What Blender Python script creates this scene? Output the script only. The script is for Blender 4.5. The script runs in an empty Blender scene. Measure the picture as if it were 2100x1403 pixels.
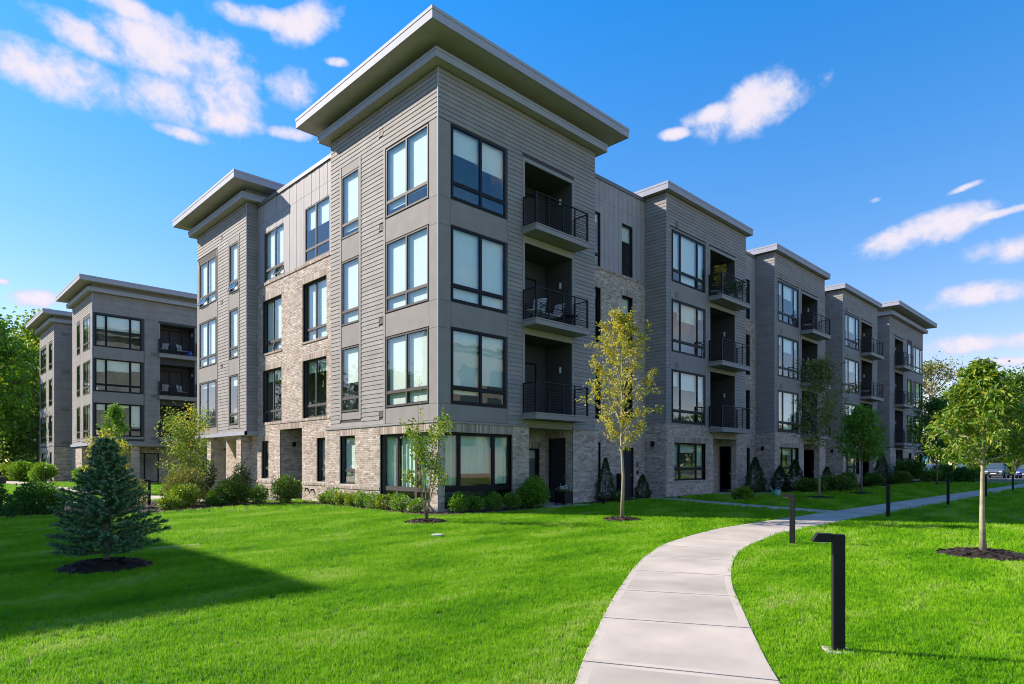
import bpy, bmesh, math, random
import numpy as np
from mathutils import Vector, Matrix
R = math.radians
random.seed(7); rng = np.random.default_rng(11)
scn = bpy.context.scene
COL = scn.collection

# ------------------------------------------------------------------ camera
CAM = (-12.329, -15.832, 1.55); HEAD = 0.7933; FPX = 1304.77
cd = bpy.data.cameras.new("camera"); cam = bpy.data.objects.new("camera", cd); COL.objects.link(cam)
cd.sensor_width = 36.0; cd.lens = 36.0 * FPX / 2100.0; cd.shift_y = (951.5 - 701.5) / 2100.0
cd.clip_start = 0.1; cd.clip_end = 3000
cam.location = CAM; cam.rotation_euler = (R(90), 0, HEAD - math.pi / 2)
scn.camera = cam
FW = np.array([math.cos(HEAD), math.sin(HEAD), 0.0]); RT = np.array([math.sin(HEAD), -math.cos(HEAD), 0.0])
def pix_dir(u, v):
    d = FW + (u - 1050) / FPX * RT + np.array([0, 0, 1.0]) * (951.5 - v) / FPX
    return d / np.linalg.norm(d)

# ------------------------------------------------------------------ sun, sky, exposure
SUNV = Vector((0.76, -1.28, -1.0)).normalized()          # direction the light travels
sl = bpy.data.lights.new("sun", 'SUN'); sl.energy = 5.0; sl.angle = R(0.53); sl.color = (1.0, 0.90, 0.77)
so = bpy.data.objects.new("sun", sl); COL.objects.link(so)
so.rotation_euler = SUNV.to_track_quat('-Z', 'Y').to_euler(); so.location = (-30, 40, 60)
scn.view_settings.view_transform = 'Standard'
try: scn.view_settings.look = 'None'
except Exception: pass
scn.view_settings.gamma = 1.0; scn.view_settings.use_curve_mapping = False
scn.view_settings.exposure = 0.93
scn.cycles.use_denoising = True; scn.cycles.filter_width = 1.05
scn.cycles.max_bounces = 8; scn.cycles.transparent_max_bounces = 12
scn.cycles.sample_clamp_indirect = 6.0

world = bpy.data.worlds.new("World"); scn.world = world; world.use_nodes = True
wt = world.node_tree; wn = wt.nodes; wl = wt.links; wn.clear()
def wnode(t, **k):
    n = wn.new(t)
    for a, b in k.items(): setattr(n, a, b)
    return n
def wmath(op, a, b=None, c=None, clamp=False):
    n = wn.new('ShaderNodeMath'); n.operation = op; n.use_clamp = clamp
    for i, x in enumerate((a, b, c)):
        if x is None: continue
        if isinstance(x, (int, float)): n.inputs[i].default_value = x
        else: wl.new(x, n.inputs[i])
    return n.outputs[0]
sky = wnode('ShaderNodeTexSky', sky_type='NISHITA', sun_disc=False)
sky.sun_elevation = math.asin(-SUNV.z); sky.sun_rotation = math.atan2(-SUNV.x, -SUNV.y)
sky.altitude = 100; sky.air_density = 1.0; sky.dust_density = 0.12; sky.ozone_density = 2.0
hs = wnode('ShaderNodeHueSaturation'); hs.inputs['Saturation'].default_value = 1.32
wl.new(sky.outputs[0], hs.inputs['Color'])
tc = wnode('ShaderNodeTexCoord'); DIR = tc.outputs['Generated']
sp = wnode('ShaderNodeSeparateXYZ'); wl.new(DIR, sp.inputs[0])
zr = wnode('ShaderNodeMapRange'); wl.new(sp.outputs[2], zr.inputs[0]); zr.inputs[1].default_value = 0.12; zr.inputs[2].default_value = 0.6
tg = wnode('ShaderNodeMix', data_type='RGBA'); wl.new(zr.outputs[0], tg.inputs[0]); tg.inputs[6].default_value = (1.12, 0.84, 0.90, 1); tg.inputs[7].default_value = (0.18, 0.88, 1.32, 1)
tint = wnode('ShaderNodeMix', data_type='RGBA', blend_type='MULTIPLY'); tint.inputs[0].default_value = 1.0
wl.new(hs.outputs[0], tint.inputs[6]); wl.new(tg.outputs[2], tint.inputs[7])
bg1 = wnode('ShaderNodeBackground'); bg1.inputs[1].default_value = 0.15; gmn = wnode('ShaderNodeGamma'); gmn.inputs[1].default_value = 0.82; wl.new(tint.outputs[2], gmn.inputs[0]); wl.new(gmn.outputs[0], bg1.inputs[0])
def vdot(v):
    n = wn.new('ShaderNodeVectorMath'); n.operation = 'DOT_PRODUCT'; wl.new(DIR, n.inputs[0]); n.inputs[1].default_value = tuple(float(q) for q in v)
    return n.outputs['Value']
CLOUDS = [(125, 148, 118, 44, 4), (165, 72, 110, 30, 12), (255, 8, 95, 24, 8), (320, 100, 105, 50, 10), (420, 120, 95, 50, 18),
          (345, 208, 125, 46, 0), (455, 195, 70, 55, 20), (520, 32, 75, 20, 0), (630, 45, 70, 30, -25), (603, 182, 50, 34, 0),
          (370, 272, 60, 12, 6), (450, 245, 75, 24, -4), (1560, 205, 105, 44, -14), (1470, 228, 60, 17, -8), (1380, 275, 28, 11, 0),
          (1900, 472, 112, 28, -9), (2040, 440, 62, 8, -4), (2095, 506, 78, 27, 0), (1985, 382, 30, 6, -12), (2030, 602, 105, 22, 0),
          (1985, 706, 100, 18, 0), (2100, 698, 80, 16, 0), (2070, 741, 45, 9, 0), (78, 612, 48, 16, -8), (4, 577, 12, 6, 0), (600, 275, 42, 12, 0), (690, 127, 24, 8, 0), (1795, 410, 14, 6, 0)]
acc = None
for (u, v, a, b, t) in CLOUDS:
    c = pix_dir(u, v); up = np.array([0, 0, 1.0]); rr = np.cross(c, up); rr /= np.linalg.norm(rr); uu = np.cross(rr, c)
    th = R(-t); r2 = rr * math.cos(th) + uu * math.sin(th); u2 = -rr * math.sin(th) + uu * math.cos(th)
    sc = np.dot(c, FW) / FPX
    x = wmath('MULTIPLY', vdot(r2), 1.0 / (a * 1.02 * sc)); y = wmath('MULTIPLY', vdot(u2), 1.0 / (b * 1.1 * sc))
    d2 = wmath('ADD', wmath('MULTIPLY', x, x), wmath('MULTIPLY', y, y))
    back = wmath('MULTIPLY', wmath('LESS_THAN', vdot(c), 0.0), 9.0)
    m = wmath('SUBTRACT', 1.0, wmath('ADD', d2, back))
    acc = m if acc is None else wmath('SMOOTH_MAX', acc, m, 0.25)
mp = wnode('ShaderNodeMapping'); wl.new(DIR, mp.inputs[0]); mp.inputs['Scale'].default_value = (1, 1, 1.15)
nz = wnode('ShaderNodeTexNoise'); nz.inputs['Scale'].default_value = 13.0; nz.inputs['Detail'].default_value = 10; nz.inputs['Roughness'].default_value = 0.6; nz.inputs['Distortion'].default_value = 0.25
wl.new(mp.outputs[0], nz.inputs['Vector'])
nz2 = wnode('ShaderNodeTexNoise'); nz2.inputs['Scale'].default_value = 2.3; nz2.inputs['Detail'].default_value = 4; wl.new(mp.outputs[0], nz2.inputs['Vector'])
# unseen rest of the dome: added scattered clouds, cover raised for brighter ambient light
inview = wmath('GREATER_THAN', vdot(pix_dir(1050, 560)), 0.70)
gen = wmath('SUBTRACT', wmath('MULTIPLY', wmath('SUBTRACT', nz2.outputs[0], 0.57), 9.0), wmath('MULTIPLY', inview, 20.0))
acc = wmath('MAXIMUM', acc, gen)
nz3 = wnode('ShaderNodeTexNoise'); nz3.inputs['Scale'].default_value = 34.0; nz3.inputs['Detail'].default_value = 8; nz3.inputs['Roughness'].default_value = 0.62; wl.new(mp.outputs[0], nz3.inputs['Vector'])
edge = wmath('ADD', wmath('MULTIPLY', wmath('SUBTRACT', nz.outputs[0], 0.5), 4.2), wmath('MULTIPLY', wmath('SUBTRACT', nz3.outputs[0], 0.5), 2.0))
acc = wmath('ADD', wmath('MAXIMUM', acc, -2.0), edge)
mr = wnode('ShaderNodeMapRange', interpolation_type='SMOOTHSTEP'); wl.new(acc, mr.inputs[0]); mr.inputs[1].default_value = -0.45; mr.inputs[2].default_value = 1.05
dens = wmath('MULTIPLY', mr.outputs[0], 0.96)
m2 = wnode('ShaderNodeMapRange', interpolation_type='SMOOTHSTEP'); wl.new(acc, m2.inputs[0]); m2.inputs[1].default_value = 0.1; m2.inputs[2].default_value = 1.5
cr = wnode('ShaderNodeMix', data_type='RGBA'); wl.new(m2.outputs[0], cr.inputs[0]); cr.inputs[6].default_value = (0.36, 0.385, 0.50, 1); cr.inputs[7].default_value = (0.50, 0.455, 0.50, 1)
bg2 = wnode('ShaderNodeBackground'); wl.new(cr.outputs[2], bg2.inputs[0]); bg2.inputs[1].default_value = 1.0
mx = wnode('ShaderNodeMixShader'); wl.new(dens, mx.inputs[0]); wl.new(bg1.outputs[0], mx.inputs[1]); wl.new(bg2.outputs[0], mx.inputs[2])
wo = wnode('ShaderNodeOutputWorld'); wl.new(mx.outputs[0], wo.inputs[0])

# ------------------------------------------------------------------ materials
def mat(name, col, rough=0.7, var=0.0, vscale=6.0, metal=0.0, spec=0.4, bump=0.0, bscale=60.0, isl=0.0):
    m = bpy.data.materials.new(name); m.use_nodes = True; nt = m.node_tree; b = nt.nodes['Principled BSDF']
    b.inputs['Base Color'].default_value = (*col, 1); b.inputs['Roughness'].default_value = rough; b.inputs['Metallic'].default_value = metal
    b.inputs['Specular IOR Level'].default_value = spec
    if var or bump:
        g = nt.nodes.new('ShaderNodeNewGeometry')
        if var:
            n = nt.nodes.new('ShaderNodeTexNoise'); n.inputs['Scale'].default_value = vscale; n.inputs['Detail'].default_value = 6
            nt.links.new(g.outputs['Position'], n.inputs['Vector'])
            r = nt.nodes.new('ShaderNodeMapRange'); nt.links.new(n.outputs[0], r.inputs[0])
            r.inputs[1].default_value = 0.3; r.inputs[2].default_value = 0.7; r.inputs[3].default_value = 1 - var; r.inputs[4].default_value = 1 + var
            v = nt.nodes.new('ShaderNodeMix'); v.data_type = 'RGBA'; v.blend_type = 'MULTIPLY'; v.inputs[0].default_value = 1; v.inputs[6].default_value = (*col, 1)
            nt.links.new(r.outputs[0], v.inputs[7]); nt.links.new(v.outputs[2], b.inputs['Base Color'])
            if isl:
                rnd, _g = island_random(nt); q = nt.nodes.new('ShaderNodeMapRange'); nt.links.new(rnd, q.inputs[0]); q.inputs[3].default_value = 1 - isl; q.inputs[4].default_value = 1 + isl
                v2 = nt.nodes.new('ShaderNodeMix'); v2.data_type = 'RGBA'; v2.blend_type = 'MULTIPLY'; v2.inputs[0].default_value = 1
                nt.links.new(v.outputs[2], v2.inputs[6]); nt.links.new(q.outputs[0], v2.inputs[7]); nt.links.new(v2.outputs[2], b.inputs['Base Color'])
        if bump:
            n2 = nt.nodes.new('ShaderNodeTexNoise'); n2.inputs['Scale'].default_value = bscale; n2.inputs['Detail'].default_value = 5
            nt.links.new(g.outputs['Position'], n2.inputs['Vector'])
            bp = nt.nodes.new('ShaderNodeBump'); bp.inputs['Strength'].default_value = bump; bp.inputs['Distance'].default_value = 0.01
            nt.links.new(n2.outputs[0], bp.inputs['Height']); nt.links.new(bp.outputs[0], b.inputs['Normal'])
    return m
def island_random(nt):
    g = nt.nodes.new('ShaderNodeNewGeometry'); o = nt.nodes.new('ShaderNodeObjectInfo')
    a = nt.nodes.new('ShaderNodeMath'); a.operation = 'ADD'; nt.links.new(g.outputs['Random Per Island'], a.inputs[0]); nt.links.new(o.outputs['Random'], a.inputs[1])
    f = nt.nodes.new('ShaderNodeMath'); f.operation = 'FRACT'; nt.links.new(a.outputs[0], f.inputs[0])
    return f.outputs[0], g
def ramp_mat(name, stops, rough=0.85, interp='LINEAR', noise=0.12, bump=0.25, spec=0.3):
    m = bpy.data.materials.new(name); m.use_nodes = True; nt = m.node_tree; b = nt.nodes['Principled BSDF']
    rnd, g = island_random(nt)
    r = nt.nodes.new('ShaderNodeValToRGB'); r.color_ramp.interpolation = interp
    while len(r.color_ramp.elements) < len(stops): r.color_ramp.elements.new(0.5)
    for e, (p, c) in zip(r.color_ramp.elements, stops): e.position = p; e.color = (*c, 1)
    nt.links.new(rnd, r.inputs[0])
    n = nt.nodes.new('ShaderNodeTexNoise'); n.inputs['Scale'].default_value = 40; n.inputs['Detail'].default_value = 5; nt.links.new(g.outputs['Position'], n.inputs['Vector'])
    mr = nt.nodes.new('ShaderNodeMapRange'); nt.links.new(n.outputs[0], mr.inputs[0]); mr.inputs[1].default_value = .3; mr.inputs[2].default_value = .7; mr.inputs[3].default_value = 1 - noise; mr.inputs[4].default_value = 1 + noise
    v = nt.nodes.new('ShaderNodeMix'); v.data_type = 'RGBA'; v.blend_type = 'MULTIPLY'; v.inputs[0].default_value = 1
    nt.links.new(r.outputs[0], v.inputs[6]); nt.links.new(mr.outputs[0], v.inputs[7]); nt.links.new(v.outputs[2], b.inputs['Base Color'])
    b.inputs['Roughness'].default_value = rough; b.inputs['Specular IOR Level'].default_value = spec
    if bump:
        bp = nt.nodes.new('ShaderNodeBump'); bp.inputs['Strength'].default_value = bump; bp.inputs['Distance'].default_value = 0.005
        nt.links.new(n.outputs[0], bp.inputs['Height']); nt.links.new(bp.outputs[0], b.inputs['Normal'])
    return m
def leaf_mat(name, stops, trans=0.35, rough=0.5):
    m = bpy.data.materials.new(name); m.use_nodes = True; nt = m.node_tree; b = nt.nodes['Principled BSDF']; out = nt.nodes['Material Output']
    rnd, g = island_random(nt)
    r = nt.nodes.new('ShaderNodeValToRGB')
    while len(r.color_ramp.elements) < len(stops): r.color_ramp.elements.new(0.5)
    for e, (p, c) in zip(r.color_ramp.elements, stops): e.position = p; e.color = (*c, 1)
    nt.links.new(rnd, r.inputs[0]); nt.links.new(r.outputs[0], b.inputs['Base Color'])
    b.inputs['Roughness'].default_value = rough; b.inputs['Specular IOR Level'].default_value = 0.35
    t = nt.nodes.new('ShaderNodeBsdfTranslucent')
    br = nt.nodes.new('ShaderNodeMix'); br.data_type = 'RGBA'; br.blend_type = 'MULTIPLY'; br.inputs[0].default_value = 1; br.inputs[7].default_value = (1.5, 1.35, 0.7, 1)
    nt.links.new(r.outputs[0], br.inputs[6]); nt.links.new(br.outputs[2], t.inputs[0])
    mx = nt.nodes.new('ShaderNodeMixShader'); mx.inputs[0].default_value = trans
    nt.links.new(b.outputs[0], mx.inputs[1]); nt.links.new(t.outputs[0], mx.inputs[2]); nt.links.new(mx.outputs[0], out.inputs[0])
    return m
def glass_mat(name, tint, ior=1.9):
    m = bpy.data.materials.new(name); m.use_nodes = True; nt = m.node_tree; nt.nodes.remove(nt.nodes['Principled BSDF']); out = nt.nodes['Material Output']
    t = nt.nodes.new('ShaderNodeBsdfTransparent'); t.inputs[0].default_value = (*tint, 1)
    gl = nt.nodes.new('ShaderNodeBsdfGlossy'); gl.inputs['Roughness'].default_value = 0.015; gl.inputs[0].default_value = (0.93, 0.97, 0.97, 1)
    g = nt.nodes.new('ShaderNodeNewGeometry'); n = nt.nodes.new('ShaderNodeTexNoise'); n.inputs['Scale'].default_value = 1.6; n.inputs['Detail'].default_value = 1
    nt.links.new(g.outputs['Position'], n.inputs['Vector'])
    bp = nt.nodes.new('ShaderNodeBump'); bp.inputs['Strength'].default_value = 0.12; bp.inputs['Distance'].default_value = 0.02
    nt.links.new(n.outputs[0], bp.inputs['Height']); nt.links.new(bp.outputs[0], gl.inputs['Normal'])
    fr = nt.nodes.new('ShaderNodeFresnel'); fr.inputs[0].default_value = ior
    bk = nt.nodes.new('ShaderNodeMath'); bk.operation = 'SUBTRACT'; bk.inputs[0].default_value = 1; nt.links.new(g.outputs['Backfacing'], bk.inputs[1])
    fm = nt.nodes.new('ShaderNodeMath'); fm.operation = 'MULTIPLY'; nt.links.new(fr.outputs[0], fm.inputs[0]); nt.links.new(bk.outputs[0], fm.inputs[1])
    mx = nt.nodes.new('ShaderNodeMixShader'); nt.links.new(fm.outputs[0], mx.inputs[0]); nt.links.new(t.outputs[0], mx.inputs[1]); nt.links.new(gl.outputs[0], mx.inputs[2]); nt.links.new(mx.outputs[0], out.inputs[0])
    return m

M = {}
M['siding'] = mat('siding', (0.287, 0.264, 0.253), 0.75, 0.09, 1.7, spec=0.15, bump=0.12, bscale=90, isl=0.07)
M['panel'] = mat('cement_panel', (0.267, 0.244, 0.234), 0.75, 0.07, 2.2, spec=0.15, bump=0.06, isl=.04)
M['wallback'] = mat('wall_backing', (0.06, 0.06, 0.065), 0.9)
M['trim'] = mat('trim', (0.29, 0.272, 0.266), 0.7, 0.04, 3, spec=0.15)
M['metalpanel'] = mat('metal_panel', (0.35, 0.325, 0.335), 0.65, 0.05, 2.0, spec=0.15, isl=.04)
M['fascia'] = mat('fascia', (0.34, 0.35, 0.415), 0.65, 0.05, 1.2, spec=0.15)
M['soffit'] = mat('soffit', (0.40, 0.355, 0.325), 0.7, 0.06, 1.5)
M['coping'] = mat('coping', (0.13, 0.13, 0.14), 0.4)
M['roofing'] = mat('roofing', (0.28, 0.28, 0.28), 0.9, 0.1)
M['mortar'] = mat('mortar', (0.46, 0.42, 0.375), 0.95, 0.1, 20)
M['brick'] = ramp_mat('brick', [(0.0, (0.322, 0.246, 0.208)), (0.10, (0.400, 0.320, 0.273)), (0.32, (0.458, 0.374, 0.319)), (0.6, (0.510, 0.424, 0.361)), (0.84, (0.572, 0.488, 0.416)), (0.95, (0.645, 0.566, 0.490))], interp='CONSTANT')
M['soldier'] = ramp_mat('soldier_brick', [(0.0, (0.302, 0.231, 0.194)), (0.3, (0.385, 0.305, 0.259)), (0.65, (0.447, 0.364, 0.310)), (0.92, (0.562, 0.478, 0.412))], interp='CONSTANT')
M['frame'] = mat('window_frame', (0.010, 0.011, 0.015), 0.5, spec=0.2)
M['frame_grey'] = mat('window_frame_bronze', (0.075, 0.068, 0.066), 0.6, spec=0.2)
M['glass'] = glass_mat('glass', (0.93, 0.97, 0.95), 2.0)
M['blind'] = mat('roller_blind', (0.83, 0.83, 0.81), 0.85, 0.03, 3)
M['curtain'] = mat('curtain', (0.62, 0.74, 0.64), 0.9, 0.06, 3)
M['room'] = mat('room', (0.26, 0.26, 0.245), 0.9, 0.3, 0.8)
M['blackmetal'] = mat('black_metal', (0.008, 0.0085, 0.010), 0.5, spec=0.25)
M['bollard'] = mat('bollard_paint', (0.013, 0.0125, 0.013), 0.6, 0.15, 12, spec=0.25)
M['balcony'] = mat('balcony_fascia', (0.265, 0.246, 0.238), 0.55, 0.05, 2)
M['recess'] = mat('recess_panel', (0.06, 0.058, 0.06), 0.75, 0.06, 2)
M['door'] = mat('door_paint', (0.024, 0.026, 0.034), 0.6)
M['steel'] = mat('steel', (0.55, 0.55, 0.56), 0.3, metal=0.9)
M['white'] = mat('white_plastic', (0.75, 0.75, 0.74), 0.5)
M['grille'] = mat('vent_grille', (0.16, 0.14, 0.13), 0.6)
M['lintel_beam'] = mat('balcony_soffit', (0.34, 0.32, 0.27), 0.7)

# ------------------------------------------------------------------ object helpers
def tag(o, label=None, cat=None, group=None, kind=None):
    if label: o['label'] = label
    if cat: o['category'] = cat
    if group: o['group'] = group
    if kind: o['kind'] = kind
    return o
def empty(name, loc=(0, 0, 0), rz=0.0, **k):
    o = bpy.data.objects.new(name, None); COL.objects.link(o); o.location = loc; o.rotation_euler = (0, 0, rz); o.empty_display_size = 0.2
    return tag(o, **k)
def link(name, me, parent=None, loc=None, rot=None):
    o = bpy.data.objects.new(name, me); COL.objects.link(o)
    if parent: o.parent = parent
    if loc is not None: o.location = loc
    if rot is not None: o.rotation_euler = rot
    return o
def np_mesh(name, V, F, mats, midx=None, smooth=False):
    """V (n,3); F (m,3) or (m,4)"""
    V = np.asarray(V, dtype=np.float32); F = np.asarray(F, dtype=np.int32)
    me = bpy.data.meshes.new(name); n, k = F.shape
    me.vertices.add(len(V)); me.vertices.foreach_set('co', V.ravel())
    me.loops.add(n * k); me.loops.foreach_set('vertex_index', F.ravel())
    me.polygons.add(n); me.polygons.foreach_set('loop_start', np.arange(0, n * k, k, dtype=np.int32))
    if midx is not None: me.polygons.foreach_set('material_index', np.asarray(midx, dtype=np.int32))
    if smooth: me.polygons.foreach_set('use_smooth', np.ones(n, dtype=bool))
    for m in (mats if isinstance(mats, (list, tuple)) else [mats]): me.materials.append(m)
    me.update(calc_edges=True)
    return me
class Fr:
    """a facade: u along the wall, d outward, z up"""
    def __init__(s, ox, oy, u, n):
        s.o = np.array([ox, oy]); s.u = np.array(u, float); s.n = np.array(n, float)
        s.flip = (s.u[0] * s.n[1] - s.u[1] * s.n[0]) < 0
    def P(s, u, d, z):
        q = s.o + u * s.u + d * s.n
        return (q[0], q[1], z)
BQ = [(0, 3, 2, 1), (4, 5, 6, 7), (0, 1, 5, 4), (1, 2, 6, 5), (2, 3, 7, 6), (3, 0, 4, 7)]
class MB:
    def __init__(s): s.v = []; s.f = []; s.m = []; s.mi = 0
    def hexa(s, pts, flip=False):
        b = len(s.v); s.v.extend(pts)
        for q in BQ:
            s.f.append(tuple(b + i for i in (q[::-1] if flip else q))); s.m.append(s.mi)
        return s
    def box(s, x0, x1, y0, y1, z0, z1):
        return s.hexa([(x0, y0, z0), (x1, y0, z0), (x1, y1, z0), (x0, y1, z0), (x0, y0, z1), (x1, y0, z1), (x1, y1, z1), (x0, y1, z1)])
    def fbox(s, fr, u0, u1, d0, d1, z0, z1, d1t=None):
        t = d1 if d1t is None else d1t; P = fr.P
        return s.hexa([P(u0, d0, z0), P(u1, d0, z0), P(u1, d1, z0), P(u0, d1, z0), P(u0, d0, z1), P(u1, d0, z1), P(u1, t, z1), P(u0, t, z1)], fr.flip)
    def tube(s, pts, rad, n=8, cap=True):
        pts = [np.array(p, float) for p in pts]; rad = rad if isinstance(rad, (list, tuple)) else [rad] * len(pts)
        b = len(s.v); x = None
        for i, p in enumerate(pts):
            t = pts[min(i + 1, len(pts) - 1)] - pts[max(i - 1, 0)]; t = t / (np.linalg.norm(t) + 1e-9)
            if x is None: x = np.cross(t, (0, 0, 1.0) if abs(t[2]) < 0.9 else (1.0, 0, 0))
            x = x - t * np.dot(x, t); x /= (np.linalg.norm(x) + 1e-9); y = np.cross(t, x)
            for k in range(n):
                w = -2 * math.pi * k / n; s.v.append(tuple(p + rad[i] * (math.cos(w) * x + math.sin(w) * y)))
        for i in range(len(pts) - 1):
            for k in range(n):
                k2 = (k + 1) % n
                s.f.append((b + i * n + k, b + (i + 1) * n + k, b + (i + 1) * n + k2, b + i * n + k2)); s.m.append(s.mi)
        if cap:
            s.f.append(tuple(b + k for k in range(n))); s.m.append(s.mi)
            e = b + (len(pts) - 1) * n; s.f.append(tuple(e + n - 1 - k for k in range(n))); s.m.append(s.mi)
        return s
    def lathe(s, prof, c=(0, 0), n=16):
        b = len(s.v)
        for (r, z) in prof:
            for k in range(n):
                w = 2 * math.pi * k / n; s.v.append((c[0] + r * math.cos(w), c[1] + r * math.sin(w), z))
        for i in range(len(prof) - 1):
            for k in range(n):
                k2 = (k + 1) % n; s.f.append((b + i * n + k, b + i * n + k2, b + (i + 1) * n + k2, b + (i + 1) * n + k)); s.m.append(s.mi)
        return s
    def mesh(s, name, mats, smooth=False):
        me = bpy.data.meshes.new(name); me.from_pydata([tuple(map(float, p)) for p in s.v], [], s.f)
        for m in (mats if isinstance(mats, (list, tuple)) else [mats]): me.materials.append(m)
        me.polygons.foreach_set('material_index', s.m)
        if smooth: me.polygons.foreach_set('use_smooth', [True] * len(s.f))
        me.update(); return me
    def build(s, name, mats, parent=None, smooth=False, bevel=0.0, kind=None):
        if not s.f: return None
        o = link(name, s.mesh(name, mats, smooth), parent)
        if bevel:
            md = o.modifiers.new('bevel', 'BEVEL'); md.width = bevel; md.segments = 2; md.limit_method = 'ANGLE'
        if kind: o['kind'] = kind
        return o
def cells(u0, u1, z0, z1, holes):
    us = sorted({u0, u1, *[h for a in holes for h in a[:2] if u0 < h < u1]}); zs = sorted({z0, z1, *[h for a in holes for h in a[2:4] if z0 < h < z1]})
    out = []
    for i in range(len(zs) - 1):
        zc = (zs[i] + zs[i + 1]) / 2; run = None
        for j in range(len(us) - 1):
            uc = (us[j] + us[j + 1]) / 2
            if any(a[0] < uc < a[1] and a[2] < zc < a[3] for a in holes):
                if run: out.append((*run, zs[i], zs[i + 1])); run = None
            else: run = (run[0], us[j + 1]) if run else (us[j], us[j + 1])
        if run: out.append((*run, zs[i], zs[i + 1]))
    return out
def spans(u0, u1, z0, z1, holes):
    """free intervals of a row, cut wherever a hole overlaps the row"""
    iv = [(u0, u1)]
    for a in holes:
        if a[2] < z1 - 1e-4 and a[3] > z0 + 1e-4:
            nx = []
            for p, q in iv:
                if a[1] <= p or a[0] >= q: nx.append((p, q)); continue
                if a[0] > p: nx.append((p, a[0]))
                if a[1] < q: nx.append((a[1], q))
            iv = nx
    return [(p, q) for p, q in iv if q - p > 0.012]
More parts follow.
